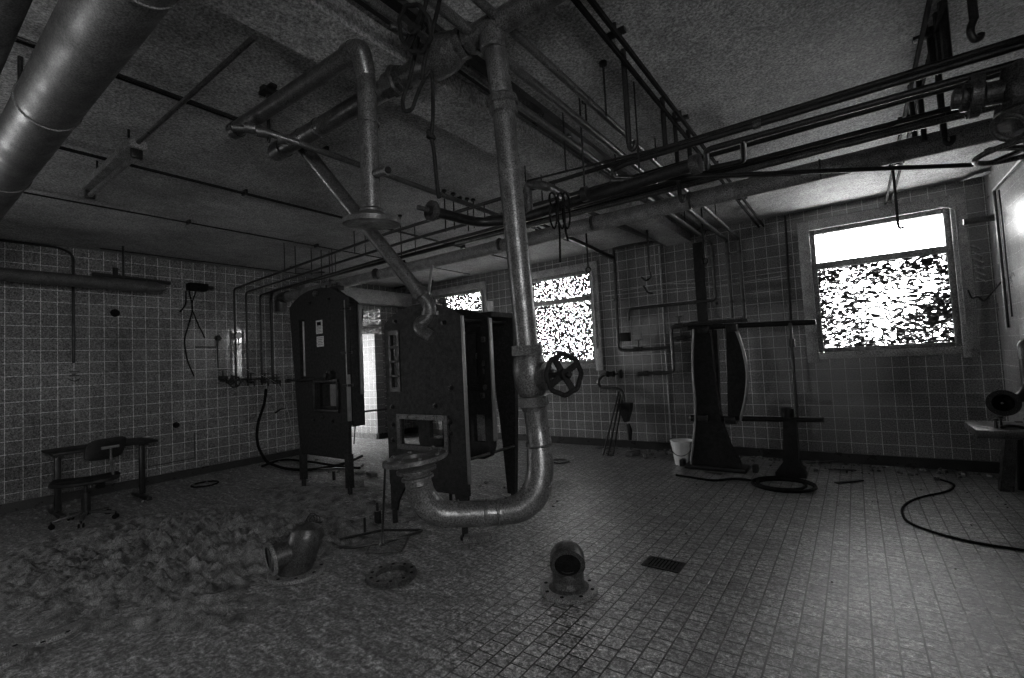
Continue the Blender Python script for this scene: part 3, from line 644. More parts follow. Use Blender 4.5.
t = duct('ventilation_duct', (-5.5, a.y-.05, 2.85), (1.0, a.y-.05, 2.85), .075, 'dark duct at the extreme top left, beyond the big round duct', (2, 4))
t = duct('round_duct', (-7.85, YN+.2, 2.83), (-7.85, 2.42, 2.79), .078, 'round duct with a cone end hung along the left wall', (3.9, 5.3), True)
for y in (-.8, 2.05): MB().cyl((-7.85, y, 2.88), (-7.85, y, ZC), .012).build('hanger_rod', 'iron', t)
# black fixture with cables at the left wall
q = AX(190, 285, -8.1); t = empty('junction_box', (-8.2, q.y, q.z), 'black box with trailing cables fixed high on the left wall beyond the duct', 'box')
g = MB(); g.box((-8.24, q.y+.15, q.z), (.16, .26, .11), bev=.01); g.build('box_body', 'black', t)
g = MB(); g.bar((-8.28, q.y-.2, q.z+.03), (-8.28, q.y-1.1, q.z+.06), .06, .05); g.bar((-8.28, q.y-.85, q.z), (-8.28, q.y-.85, q.z+.18), .05); g.bar((-8.2, q.y+.2, q.z), (-8.2, q.y+.36, q.z+.0), .05); g.build('bracket_arm', 'iron', t)
for pts in (((186, 291), (186, 305), (180, 312)), ((189, 291), (193, 308), (190, 320), (184, 340), (187, 360), (194, 376)), ((196, 291), (191, 306), (197, 322), (205, 338))):
    MB().tube([AX(x, y, XL+.03) for x, y in pts], .010, .08, 8).build('cable', 'black', t)
# black discs painting the shade in holes knocked through tiles, plates, small fixings on the left wall
for px, py, r, lab in ((115, 313, .055, 'round dark hole in the left wall below the duct, painted as a black disc'), (176, 425, .045, 'round dark hole low in the left wall right of the desk, painted as a black disc')):
    q = AX(px, py, XL); plain('hole_shade', MB().lathe(q, (1, 0, 0), [(-.01, r), (.008, r), (.012, r*.8)], 20), 'black', lab, 'hole')
q = AX(74, 374, XL)
plain('wall_clips', MB().box(q+V3((.012, 0, .03)), (.02, .1, .012)).box(q+V3((.012, 0, -.02)), (.02, .1, .012)).tube([q+V3((.01, -.06, -.06)), q+V3((.02, 0, -.1)), q+V3((.01, .06, -.06))], .006, .02, 8), 'iron', 'small dark metal clips on the left wall under the conduit', 'clip')
q = AX(172, 464, XL); plain('access_hatch', MB().tube([q+V3((.008, -.3, .02)), q+V3((.008, .12, .03)), q+V3((.008, .3, .03)), q+V3((.008, .3, .42))], .005, .02, 6), 'iron', 'thin dark frame line of a hatch low on the left wall', 'hatch')
# valves of the left wall
vals = ((232, 382, 'big', 'large round handwheel valve, leftmost on the left wall row'), (251, 381, 't', 'second small tap of the left wall valve row'), (265, 381, 't', 'small tap feeding the black hose, third on the left wall'), (277, 382, 't', 'rightmost small tap of the left wall valve row'), (223, 378, 't', 'small tap left of the large handwheel valve'))
for px, py, kd, lab in vals:
    q = AX(px, py, -8.24); t = empty('wall_valve', q, lab, 'valve')
    b = MB(); b.cyl(q+V3((-.10, 0, 0)), q+V3((.02, 0, 0)), .028); b.lathe(q-V3((0, .07, 0)), (0, 1, 0), [(0, .02), (.01, .035), (.05, .035), (.07, .045), (.09, .035), (.13, .035), (.14, .02)], 12); b.cyl(q, q+V3((0, 0, .12)), .014)
    b.build('valve_body', 'iron', t)
    if kd == 'big': handwheel(q+V3((.1, 0, .0)), (1, 0, 0), .085, .012, 4, t, 'iron', 6, q)
    else: MB().bar(q+V3((.0, -.07, .13)), q+V3((0, .07, .13)), .02, .014, bev=.003).build('lever', 'iron', t); MB().tube([q, q+V3((.05, .03, -.02)), q+V3((.05, .03, -.09))], .013, .02, 10).build('outlet', 'iron', t)
q0 = AX(220, 381, -8.24); q1 = AX(280, 384, -8.24)
plain('manifold_pipe', MB().tube([(-8.26, q0.y, q0.z), (-8.26, q1.y, q0.z)], .014), 'iron', 'short level pipe joining the row of valves on the left wall', 'pipe')
q = AX(238.5, 335.5, -8.25); t = empty('pressure_gauge', q, 'round pressure gauge with white face between the left wall pipes', 'gauge')
MB().lathe(q-V3((.02, 0, 0)), (1, -.2, 0), [(0, .05), (.03, .055), (.035, .05)], 24).build('housing', 'iron', t)
MB().lathe(q+V3((.014, -.005, 0)), (1, -.2, 0), [(0, .043), (.004, .043)], 24).build('dial', 'white', t)
MB().cyl(q-V3((0, 0, .05)), q-V3((0, 0, .16)), .010).build('stem', 'iron', t)
q = AX(258, 392, -8.2)
hs = [AX(266, 389, -8.18), AX(265, 402, -8.15), AX(257, 425, -8.12), AX(257, 445, -8.05), AZ(266, 462, .04)]
hs += [AZ(285, 469, .03), AZ(310, 470.5, .03), AZ(345, 464, .03), AZ(362, 456, .03)]
plain('hose', MB().tube(hs, .022, .5, 12, seg=10), 'black', 'black rubber hose hanging from the left wall taps and curving over the floor', 'hose')
plain('hose', MB().tube([AZ(262, 466, .03), AZ(282, 459, .03), AZ(305, 461, .03), AZ(345, 467, .03), AZ(360, 468, .03)], .018, .5, 10, seg=10), 'black', 'thinner black hose looped on the floor behind the tall machine', 'hose')
q = AX(281, 409, XL); plain('wall_hook', MB().tube([q+V3((.02, -.12, -.06)), q+V3((.06, -.04, .0)), q+V3((.0, .06, 0))], .014, .03, 8), 'iron', 'dark hook on the left wall under the taps', 'hook')
plain('string', MB().tube([AX(219, 333, -8.15), AX(232, 352, -8.15), AX(246, 370, -8.15), AX(262, 375, -8.15), AX(280, 385, -8.15), AX(289, 415, -8.15), AX(292, 431, -8.15), AX(290, 432, -8.15)], .0028, .1, 6), 'plaster', 'thin pale string trailing across the left wall pipes', 'string')
q = AX(205, 346, XL); t = MB(); t.tube([AX(195, 347, XL+.03), AX(216, 347, XL+.03)], .008, 0, 8); t.lathe(AX(217, 338, XL), (1, 0, 0), [(0, .04), (.06, .04), (.07, .03)], 16); t.cyl(AX(217, 340, XL+.03), AX(218, 368, XL+.03), .01); plain('wall_fitting', t, 'iron', 'small round fitting with a drop pipe on the left wall left of the gauge', 'fitting')

# strip light
l0, l1 = AZ(82, 191, 3.12), AZ(146, 150, 3.12); yl = (l0.y+l1.y)/2
t = empty('strip_light', ((l0.x+l1.x)/2, yl, 3.12), 'unlit strip light batten hung under the ceiling at the left', 'light')
MB().box(((l0.x+l1.x)/2, yl, 3.15), (abs(l1.x-l0.x), .11, .06), bev=.01).build('batten', 'frame', t)
MB().cyl((l0.x+.05, yl, 3.085), (l1.x-.05, yl, 3.085), .019).build('tube', 'frame', t)
for x in (l0.x+.04, l1.x-.04): MB().box((x, yl, 3.10), (.03, .07, .09), bev=.01).build('lamp_holder', 'iron', t)
for x in (l0.x+.25, l1.x-.2): MB().cyl((x, yl, 3.17), (x, yl, ZC), .008).build('hanger_rod', 'iron', t)
plain('conduit', MB().cyl((l1.x, yl, 3.16), (AZ(276, 48, 3.16).x, yl, 3.16), .014, n=10), 'galv', 'straight thin pipe running right from the strip light end under the ceiling', 'conduit')

# rope from the valve, with loop and knot
r_ = MB()
r_.tube([AD(428, -6, 1.95), AD(422, 20, 1.95), AD(414, 60, 2.05), AD(408, 85, 2.05), AD(402, 100, 2.05), AD(404, 112, 2.05), AD(412, 110, 2.05), AD(418, 92, 2.05), AD(426, 76, 2.0), AD(431, 70, 2.0), AD(433, 85, 2.0), AD(433, 120, 2.0), AD(431, 136, 2.0), AD(434, 150, 2.0), AD(437, 185, 2.0), AD(439, 198, 2.0)], .0085, .05, 8)
r_.tube([AD(441, -6, 1.95), AD(434, 25, 1.95), AD(424, 62, 1.98), AD(422, 80, 2.0)], .0085, .05, 8)
r_.torus(AD(431, 137, 2.0), (.3, .2, 1), .012, .010, 14, 6); r_.torus(AD(430, 134, 2.0), (1, .2, .3), .012, .009, 14, 6)
plain('rope', r_, 'black', 'dark knotted rope hanging from the overhead valve down to the flanged pipe end', 'rope')
# chain hook top right and corner valve
a = AZ(970, 0, 3.1); sx_ = [AD(971, -8, 2.0), AD(973, 12, 2.0), AD(974, 20, 2.0)]
t = empty('hanging_hook', AD(974, 20, 2.0), 'thick iron hook hanging from the ceiling at the top right', 'hook')
MB().tube(sx_, .016, .02, 10).cyl(AD(971, -8, 2.0), (AD(971, -8, 2.0).x, AD(971, -8, 2.0).y, ZC), .016).build('shank', 'iron', t)
MB().tube([AD(974, 19, 2.0), AD(970.5, 27, 2.0), AD(970.5, 35, 2.0), AD(975, 40.5, 2.0), AD(980, 38, 2.0), AD(981, 34, 2.0)], .014, .03, 12).build('hook_curve', 'iron', t)
cvY = 2.9
cv = empty('corner_valve', AY(1010, 95, cvY), 'heavy black flanged valve with two handwheels at the top right edge', 'valve')
def K(x, y): return AY(x, y, cvY)
MB().tube([K(1035, 84), K(985, 95)], .05, 0, 20).tube([K(1035, 84), (XR, cvY, K(1035, 84).z)], .05, 0, 20).build('pipe', 'rust', cv)
a, b_ = K(975, 96), K(966, 98)
flange(MB(), K(981, 95), K(970, 97)-K(981, 95), .095, .022, 8).build('flange', 'rust', cv)
flange(MB(), K(975.5, 96), K(966, 98)-K(975.5, 96), .095, .022, 8).build('flange', 'rust', cv)
MB().lathe(K(971, 97), K(958, 99)-K(971, 97), [(0, .06), (.03, .06), (.035, .045), (.06, .045), (.065, .03)], 16).build('end_plug', 'rust', cv)
MB().lathe(K(1028, 60), K(1034, 118)-K(1028, 60), [(0, .05), (.02, .085), (.05, .09), (.08, .095), (.13, .10), (.17, .085), (.18, .115), (.205, .118), (.21, .10), (.225, .10), (.23, .118), (.255, .118), (.26, .07), (.30, .07)], 28).build('valve_body', 'rust', cv)
MB().torus(AY(1011, 127, cvY-.12), (.35, -1, .2), .058, .012, 32, 10).build('ring_collar', 'rust', cv)
MB().cyl(K(1030, 112), K(1031, 150), .022).build('spindle', 'rust', cv)
g = MB(); wc2 = K(1029, 147); g.torus(wc2, (.04, .04, -1), .165, .012, 48, 10)
for k in range(4): a_ = k*math.pi/2+.5; g.bar(wc2, wc2+V3((math.cos(a_), math.sin(a_), .04))*.16, .026, .012)
g.build('handwheel', 'rust', cv)

# ---------------------------------------------------------------- back wall pipework
yb2 = YB-.06
def BW(x, y, off=.06): return AY(x, y, YB-off)
t = empty('wall_pipework', BW(640, 350), 'pale jointed pipes with small taps on the back wall between the windows', 'pipework')
MB().tube([BW(613, 249), BW(631, 244.5), BW(655, 242)], .022, .05, 12).build('pipe', 'galv', t)
MB().tube([BW(613, 249), BW(614.5, 262), BW(617.5, 330), BW(618.5, 349), BW(625, 350.5), BW(670, 347.5)], .026, .10, 14).build('pipe', 'galv', t)
MB().tube([BW(690, 324.5), BW(671, 326.5), BW(673, 360), BW(674, 371), BW(668, 372.5), BW(645, 373.5)], .026, .08, 14).build('pipe', 'galv', t)
MB().tube([BW(692, 336.5), BW(673, 338.5)], .022, 0, 14).build('pipe', 'galv', t)
MB().lathe(BW(648, 373.5), BW(638, 374)-BW(648, 373.5), [(0, .028), (0, .045), (.05, .045), (.05, .036), (.16, .036)], 12).build('pipe_end', 'rust', t)
for (x, y) in ((638.5, 349), (679, 326), (681, 338)):
    c = BW(x, y); g = MB(); g.lathe(c-V3((.06, 0, 0)), (1, 0, 0), [(0, .03), (0, .042), (.03, .042), (.03, .036), (.09, .036), (.09, .042), (.12, .042)], 12); g.cyl(c, c+V3((0, -.0, .14)), .013); g.bar(c+V3((-.05, 0, .145)), c+V3((.05, 0, .145)), .02, .016); g.build('tap', 'rust', t)
for (x, y) in ((616, 300), (672, 352), (656, 348.5)): MB().box(BW(x, y, .03), (.05, .08, .05), bev=.005).build('pipe_clip', 'iron', t)
a = BW(613, 258, .1); b_ = AZ(563, 235, 3.2)
plain('support_bar', MB().bar(a, V3((a.x, 4.4, a.z+.12)), .05, .05), 'iron', 'dark square bar from the bundle to the back wall beside the middle window', 'bar')
plain('support_bar', MB().bar(BW(663, 243, .1)+V3((0, 0, 0)), V3((BW(663, 243, .1).x, 4.4, 3.10)), .05, .05), 'iron', 'dark square bar from the bundle to the back wall left of the joist end', 'bar')
plain('support_bar', MB().bar(BW(378, 293, .3), BW(449, 274, .3), .04, .04), 'iron', 'dark bar on the back wall above the leftmost window', 'bar')
t = empty('wall_bracket', BW(436, 275), 'triangular dark bracket above the leftmost window', 'bracket'); g = MB(); g.bar(BW(433, 264, .3), BW(448, 273, .3), .03); g.bar(BW(431, 279, .3), BW(448, 273, .3), .03); g.bar(BW(434, 264, .3), BW(430, 296, .3), .035); g.build('frame', 'iron', t)
t = empty('hanging_rod', BW(648, 250), 'hanging rod with hook ends in front of the back wall pipework', 'rod'); a = AD(647, 230, 6.4)
g = MB(); g.cyl(V3((a.x, a.y, ZC)), drop(a, 270), .016, n=8); b_ = drop(a, 270); g.tube([b_, b_-V3((-.02, 0, .1)), b_-V3((.06, 0, .14)), b_-V3((.12, 0, .08))], .012, .03, 8); g.tube([b_-V3((.1, 0, .2)), b_-V3((.05, 0, .3)), b_-V3((-.02, 0, .32))], .014, .03, 8); g.build('rod', 'iron', t)
for (px, yt, yb_, lab) in ((701, 205, 258, 'thin rod with ring end hanging in front of the wall pipes by the joist'), (586, 232, 267, 'thin rod hanging down to the top of the middle window')):
    a = AD(px, yt, 6.0 if px > 650 else 6.5); b_ = drop(a, yb_); g = MB().cyl((a.x, a.y, ZC), b_, .012, n=8); g.torus(b_-V3((0, 0, .04)), (0, 1, 0), .035, .010, 16, 6); plain('hanging_rod', g, 'iron', lab, 'rod')
plain('cable_conduit', MB().tube([BW(659, 246, .015), BW(671, 438, .015)], .013, 0, 8), 'plaster', 'pale straight conduit down the back wall right of the middle window', 'conduit')
plain('cable_conduit', MB().tube([BW(785, 216, .015), BW(791, 325, .015)], .014, 0, 8), 'iron', 'dark conduit down the back wall left of the bright window', 'conduit')
plain('steel_channel', MB().box(V3(((BW(700, 246).x+BW(700, 330).x)/2, YB-.02, 2.35)), (.14, .04, 1.6)), 'iron', 'wide dark vertical rail on the back wall under the joist', 'rail')
plain('junction_box', MB().box(BW(625, 337, .04), (.17, .08, .14), bev=.01), 'iron', 'small dark junction box on the back wall right of the middle window', 'box')
g = MB(); z_ = BW(740, 284).z
plain('cable', MB().tube([BW(605, 296, .012), BW(660, 290, .012), BW(720, 285.5, .012), BW(783, 276, .012)], .006, .1, 6), 'plaster', 'pale thin cable running level along the back wall between the windows', 'cable')
plain('cable', MB().tube([BW(622, 291, .012), BW(660, 284, .012), BW(705, 283, .012), BW(786, 271, .012)], .005, .1, 6), 'plaster', 'second pale cable just above the first along the back wall', 'cable')
# trap, funnel and leaning poles
t = empty('drain_trap', BW(615, 400), 'swan neck trap with valve and funnel on the back wall below the middle window', 'pipework')
MB().tube([BW(612, 375, .11), BW(603, 374, .11), BW(597.5, 381, .11), BW(600, 387.5, .11), BW(614, 388, .11), BW(622, 390, .12), BW(624, 402, .13)], .026, .12, 14).build('pipe', 'galv', t)
g = MB(); g.lathe(BW(607, 374, .11), (1, 0, 0), [(0, .03), (0, .05), (.03, .05), (.03, .035), (.1, .035), (.1, .05), (.13, .05)], 12); g.cyl(BW(612, 374, .11), BW(619, 374, .11), .015); g.lathe(BW(620, 374, .11), (1, 0, 0), [(0, .07), (.025, .075), (.03, .06)], 16); g.build('valve', 'iron', t)
f = BW(625, 403, .14); g = MB(); o = [(-.11, .0), (.11, .0), (.10, -.09), (.03, -.30), (-.01, -.30), (-.09, -.09)]
g.prism([f+V3((x, .07, z)) for x, z in o], (0, -.14, 0)); g.build('funnel', 'iron', t)
MB().tube([BW(628, 424, .14), BW(629.5, 430, .14), BW(630, 440, .14)], [.032, .045, .028], 0, 12).build('spout', 'iron', t)
for k, (x, lab) in enumerate(((603, 'leftmost'), (608, 'middle'), (613, 'rightmost'))):
    a = AZ(x, 456, .0); plain('leaning_pole', MB().cyl(a+V3((0, 0, .005)), BW(619+k*2, 391+k*2, .09), .014, n=8), 'galv', lab+' of three thin poles leaning against the back wall trap', 'pole')
# bucket
bc = AZ(683.5, 464, 0); t = empty('bucket', bc, 'white plastic bucket standing on the floor by the back wall', 'bucket')
MB().lathe(bc+V3((0, 0, .0)), (0, 0, 1), [(0, .005), (.0, .105), (.30, .148), (.305, .160), (.32, .160), (.32, .146), (.30, .14), (.02, .10), (.02, .005)], 32, cap=False).build('tub', 'white', t)
P = [bc+V3((.155*math.cos(a), .155*math.sin(a)-.03*math.sin(a), .29-.16*abs(math.sin(a)))) for a in [math.pi+math.pi*k/14 for k in range(15)]]
MB().tube(P, .005, 0, 8).build('handle', 'iron', t)

# ---------------------------------------------------------------- old press stand by the back wall
YS = 6.35
def S(x, y, Y=YS): return AY(x, y, Y)
t = empty('press_stand', AZ(712, 474, 0), 'dark cast stand with two curved upright plates and level bars by the back wall', 'stand')
def plate_from(px, Y, th, name, mat='plate'): return MB().prism([S(x, y, Y) for x, y in px], (0, th, 0)).build(name, mat, t)
plate_from([(694, 329), (710, 328), (714, 370), (718, 405), (722, 425), (730, 447), (739, 463), (742, 474), (690, 470), (695, 432), (696, 404), (692, 370)], YS, .14, 'upright')
MB().tube([S(693.5, 329, YS-.01), S(692, 368, YS-.01), S(695.5, 404, YS-.01), S(694.5, 432, YS-.01), S(690.5, 466, YS-.01)], .016, .3, 8).build('edge_rib', 'steel', t)
plate_from([(711, 329), (717, 330), (720, 412), (714, 410)], YS+.1, .08, 'upright')
plate_from([(726, 326), (734, 324), (741, 345), (746, 370), (745, 398), (739, 420), (728, 421)], YS, .10, 'curved_blade')
MB().tube([S(734, 324, YS-.01), S(742, 345, YS-.01), S(748, 371, YS-.01), S(746, 398, YS-.01), S(740, 421, YS-.01)], .018, .25, 8).build('edge_rib', 'steel', t)
MB().cyl(S(688, 328, YS+.05), S(816, 322, YS+.05), .032).build('top_bar', 'iron', t)
MB().cyl(S(692, 418, YS+.05), S(824, 420, YS+.05), .030).build('lower_bar', 'iron', t)
MB().cyl(S(690, 323.5, YS+.2), S(748, 320, YS+.2), .022).build('top_bar', 'galv', t)
for (x, y) in ((704, 330), (732, 328), (704, 418), (731, 420)): MB().box(S(x, y, YS-.02), (.13, .12, .09), bev=.01).build('clamp', 'iron', t)
MB().lathe(S(694, 418, YS-.02), (-1, 0, 0), [(0, .04), (.03, .045), (.05, .03)], 12).build('cap', 'iron', t)
MB().cyl(S(790, 323, YS+.03), S(797, 417, YS+.03), .020).build('post', 'galv', t)
MB().box(S(792, 343, YS+.04), (.06, .05, .1), bev=.006).build('clip', 'iron', t)
MB().prism([S(783, 421), S(796, 421), S(799, 462), (S(806, 470).x, YS, .04), (S(806, 470).x, YS, 0), (S(775, 470).x, YS, 0), (S(775, 470).x, YS, .04), S(783, 462)], (0, .16, 0)).build('pedestal', 'iron', t)
MB().lathe(S(788, 419, YS+.08), (0, 0, 1), [(0, .05), (.02, .07), (.13, .07), (.14, .05)], 16).build('cup', 'iron', t)
z0 = S(715, 474).z
MB().box((S(715, 470).x, YS+.1, .03), (.74, .30, .06), bev=.02).build('base_casting', 'iron', t)
for (x, y) in ((683, 465), (757, 470)):
    c = AZ(x, y+3, 0); MB().box((c.x, YS, .07), (.06, .12, .09), bev=.012).build('foot', 'iron', t)
plain('hose_coil', MB().torus(AZ(783, 484, .015), (0, 0, 1), .30, .016, 48, 8).torus(AZ(786, 485, .045), (0, .04, 1), .27, .016, 48, 8).torus(AZ(781, 483.5, .02), (0, 0, 1), .235, .014, 48, 8).tube([AZ(756, 481, .015), AZ(735, 478, .015), AZ(715, 481, .015), AZ(695, 478, .015), AZ(676, 475, .015)], .014, .3, 8), 'black', 'coil of black hose lying on the floor in front of the stand', 'hose')
for k, (a, b_, lab) in enumerate((((806, 463), (838, 461), 'pale flat strip lying by the back wall right of the stand'), ((828, 469), (856, 470), 'second flat strip lying on the floor near the right back wall'), ((836, 483), (862, 480), 'dark stick lying on the floor right of the hose coil'), ((705, 471.5), (722, 474), 'short bright bar lying at the foot of the stand'))):
    plain('metal_strip', MB().bar(AZ(*a, .012), AZ(*b_, .012), .05, .012, bev=.003), 'galv' if k != 2 else 'iron', lab, 'strip')
# cable on the right floor
plain('cable', MB().tube([AZ(935, 478, .01), AZ(956, 484, .01), AZ(950, 491, .01), AZ(915, 498, .01), AZ(900, 508, .01), AZ(906, 522, .01), AZ(935, 533, .01), AZ(975, 543, .01), AZ(1030, 551, .01)], .010, .5, 8, seg=10), 'black', 'black cable curling across the tiled floor at the right', 'cable')

# ---------------------------------------------------------------- bench, pipe and flange at the right edge
t = empty('workbench', (1.1, 6.0, 0), 'small grey bench with a single splayed column leg at the right edge', 'bench')
a = AD(970, 425, 4.25); z = a.z; c = AD(983, 437, 3.95)
MB().box((1.04, c.y+.26, .70), (.53, .56, .07), bev=.01).build('bench_top', 'galv', t)
lb = AZ(1008, 492, 0)
g = MB(); g.prism([(lb.x-.055, lb.y, 0), (lb.x+.045, lb.y, 0), (lb.x+.11, lb.y-.05, .67), (lb.x+.03, lb.y-.05, .67)], (0, .10, 0)); g.build('leg', 'galv', t)
g = MB(); g.cyl((lb.x+.12, lb.y+.14, 0), (lb.x+.14, lb.y+.1, .67), .03); g.build('leg', 'iron', t)
MB().tube([(.95, c.y+.1, .745), (1.0, c.y+.2, .75), (1.1, c.y+.12, .75), (1.12, c.y-.02, .6), (1.2, c.y, .45), (1.28, c.y+.1, .5)], .012, .08, 8).build('cable', 'black', t)
for x, y in ((.92, .12), (.98, .3), (1.12, .2)): MB().lathe((x, c.y+y, .735), (0, 0, 1), [(0, .012), (.06, .010), (.065, .02), (.08, .02)], 10).build('bolt', 'iron', t)
t = empty('wall_elbow_pipe', AD(1010, 400, 4.3), 'dark pipe ending in a round open flange above the bench at the right edge', 'pipe')
pc = AD(1003, 403, 4.2)
MB().tube([(1.22, pc.y+.1, 1.38), (1.22, pc.y+.1, 1.05), (1.18, pc.y+.08, .97), pc+V3((.04, .05, 0))], .045, .08, 18).build('pipe', 'iron', t)
MB().tube([(1.22, pc.y+.1, 1.30), (1.22, pc.y+.1, 1.44), (XR, pc.y+.1, 1.44)], .05, .08, 16).build('elbow', 'galv', t)
flange(MB(), pc, (CAM+V3((.6, 1, 0))-pc), .115, .03, 8, bore=.075).build('flange', 'iron', t)
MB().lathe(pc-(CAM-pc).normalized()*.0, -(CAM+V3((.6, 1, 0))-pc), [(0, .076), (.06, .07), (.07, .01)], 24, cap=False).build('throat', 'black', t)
# right wall trim, conduit and rungs
t = empty('wall_frame', (XR-.02, 5.5, 2.4), 'pale metal frame edge fixed on the tiles of the right wall', 'frame')
a, b_ = AX(994, 190, XR-.02), AX(1003, 328, XR-.02)
MB().tube([a*1+V3((0, -2.5, 0)), a, V3((a.x, a.y, b_.z))], .014, .02, 8).build('frame_tube', 'galv', t)
a = AX(999, 190, XR-.015); MB().tube([a, V3((a.x, a.y, 1.7))], .008, 0, 8).build('conduit', 'iron', t)
a = BW(984, 223, .05); plain('pipe_stub', MB().cyl((XR-.25, 7.1, a.z), (XR, 7.1, a.z), .035), 'galv', 'short pipe stub sticking out of the right wall near the back corner', 'pipe')
plain('cable', MB().tube([BW(968, 290, .02), BW(972, 299, .02), BW(978, 296, .02), BW(984, 302, .02), (XR-.02, 7.2, 2.05), (XR-.02, 6.9, 2.1)], .009, .06, 8), 'iron', 'loose dark cable between the bright window and the right wall', 'cable')
g = MB()
for k in range(6): q = BW(977+k*1.2, 247+k*6.5, .01); g.bar(q+V3((-.05, 0, .03)), q+V3((.03, 0, -.03)), .014, .012, (0, 1, 0))
plain('scratch_strip', g, 'plaster', 'slanting row of pale fixing strips right of the bright window', 'strip')
# peeling paint flakes on the ceiling
random.seed(3)
for px, py, s_, lab in ((720, 126, .16, 'loose curl of paint peeling from the ceiling above the square loop'), (985, 172, .22, 'big torn flap of paint in the corner above the bright window'), (748, 208, .14, 'torn paint flake on the ceiling near the wall pipes')):
    c = AZ(px, py, ZC-.01); m_ = MB(); n = 9; vs = []
    for k in range(n):
        a = 2*math.pi*k/n; r = s_*(.5+.5*random.random()); vs.append(c+V3((r*math.cos(a), r*.7*math.sin(a), -.015-.05*random.random()*abs(math.cos(a)))))
    m_.prism(vs, (0, 0, .004)); plain('paint_flake', m_, 'plaster', lab, 'paint flake')

# ---------------------------------------------------------------- things on the floor
def dk(x, y, z=0): return AZ(x, y, z)
# desk
zt = .73; fl, frr, br_ = dk(60, 453, zt), dk(152, 442.5, zt), dk(128, 437.5, zt)
t = empty('desk', (-7.7, 1.7, 0), 'narrow dark writing desk with two T shaped legs against the left wall', 'desk')
y0, y1, x0, x1 = 1.25, 2.22, -7.82, -7.22
MB().box(((x0+x1)/2, (y0+y1)/2, zt), (x1-x0, y1-y0, .03), bev=.004).build('desk_top', 'wood', t)
for y in (y0+.08, y1-.10):
    g = MB(); g.bar(((x0+x1)/2+.05, y, .06), ((x0+x1)/2+.05, y, zt-.02), .05, .06, bev=.01); g.box(((x0+x1)/2+.02, y, .03), (x1-x0-.02, .06, .05), bev=.015); g.box(((x0+x1)/2, y, zt-.035), (.4, .05, .035)); g.build('leg', 'iron', t)
plain('cable', MB().tube([dk(0, 500, .01), dk(30, 494, .01), dk(60, 487, .01), dk(90, 490, .01)], .01, .2, 8), 'black', 'black cable on the floor under the desk', 'cable')
# swivel chair
cc = dk(86, 522); t = empty('office_chair', cc, 'old dark swivel chair on castors with tilted back, beside the desk', 'chair')
d_ = (dk(112, 522)-dk(50, 529)).normalized()
sc_ = dk(85, 478.5, .44); ax = (dk(115, 474, .44)-dk(52, 483, .44)).normalized(); ay = V3((-ax.y, ax.x, 0))
def shell(c, u, v, w, su, sv, th, curve, name, mat, n=12):
    """a curved padded panel spanned by u and v, thickness along w"""
    mb = MB(); T = []; Bt = []
    for i in range(n+1):
        for j in range(n+1):
            a, b_ = -1+2*i/n, -1+2*j/n
            e = max(0, (abs(a)**4+abs(b_)**4)-1); k = 1/(1+e)**.25
            uu, vv_ = a*k, b_*k; h = curve(uu, vv_)
            p = c+u*(su*uu)+v*(sv*vv_)+w*h
            q = th*(1-.55*max(abs(uu), abs(vv_))**6)
            T.append(mb.b.verts.new(p+w*q/2)); Bt.append(mb.b.verts.new(p-w*q/2))
    I = lambda i, j: i*(n+1)+j
    for i in range(n):
        for j in range(n):
            mb.b.faces.new((T[I(i, j)], T[I(i+1, j)], T[I(i+1, j+1)], T[I(i, j+1)])); mb.b.faces.new((Bt[I(i, j)], Bt[I(i, j+1)], Bt[I(i+1, j+1)], Bt[I(i+1, j)]))
    for i in range(n):
        for a, b_ in (((i, 0), (i+1, 0)), ((i+1, n), (i, n)), ((0, i+1), (0, i)), ((n, i), (n, i+1))):
            mb.b.faces.new((T[I(*a)], Bt[I(*a)], Bt[I(*b_)], T[I(*b_)]))
    return mb.build(name, mat, t, 50)
sz = .43; sc_ = V3((cc.x, cc.y, sz))-ax*.0
shell(sc_, ax, ay, V3((0, 0, 1)), .29, .22, .05, lambda a, b_: .02*a*a+.015*b_*b_, 'seat', 'wood')
bk = AD(108, 452, (dk(105, 515)-CAM).dot(fw)+.02)
bw = (ax*.97+V3((0, 0, .25))).normalized(); bvv = ay; buu = bvv.cross(bw)
vd = (ax*.65+ay*-.76)
shell(V3((bk.x, bk.y, .75)), (ay*.55+ax*.83).normalized(), (V3((0, 0, .97))+ax*.2).normalized(), (ax*.55-ay*.83).normalized(), .20, .12, .035, lambda a, b_: -.04*a*a, 'backrest', 'wood')
MB().tube([sc_+ax*.05-V3((0, 0, .05)), sc_+ax*.24-V3((0, 0, .04)), V3((bk.x, bk.y, .62))+(ax*.55-ay*.83)*.045, V3((bk.x, bk.y, .75))+(ax*.55-ay*.83)*.045], .014, .06, 10).build('back_support', 'galv', t)
MB().bar(V3((bk.x, bk.y, .765))+(ax*.55-ay*.83)*.04-(ay*.55+ax*.83)*.09, V3((bk.x, bk.y, .765))+(ax*.55-ay*.83)*.04+(ay*.55+ax*.83)*.09, .02, .03, bev=.004).build('back_plate', 'steel', t)
g = MB(); g.cyl(cc+V3((0, 0, .08)), cc+V3((0, 0, .32)), .042); g.cyl(cc+V3((0, 0, .30)), cc+V3((0, 0, .45)), .016); g.box(cc+V3((0, 0, .425)), (.2, .16, .035), bev=.01); g.build('column', 'iron', t)
MB().box(sc_+ax*.12-V3((0, 0, .06)), (.09, .07, .06), bev=.01).build('adjuster', 'black', t)
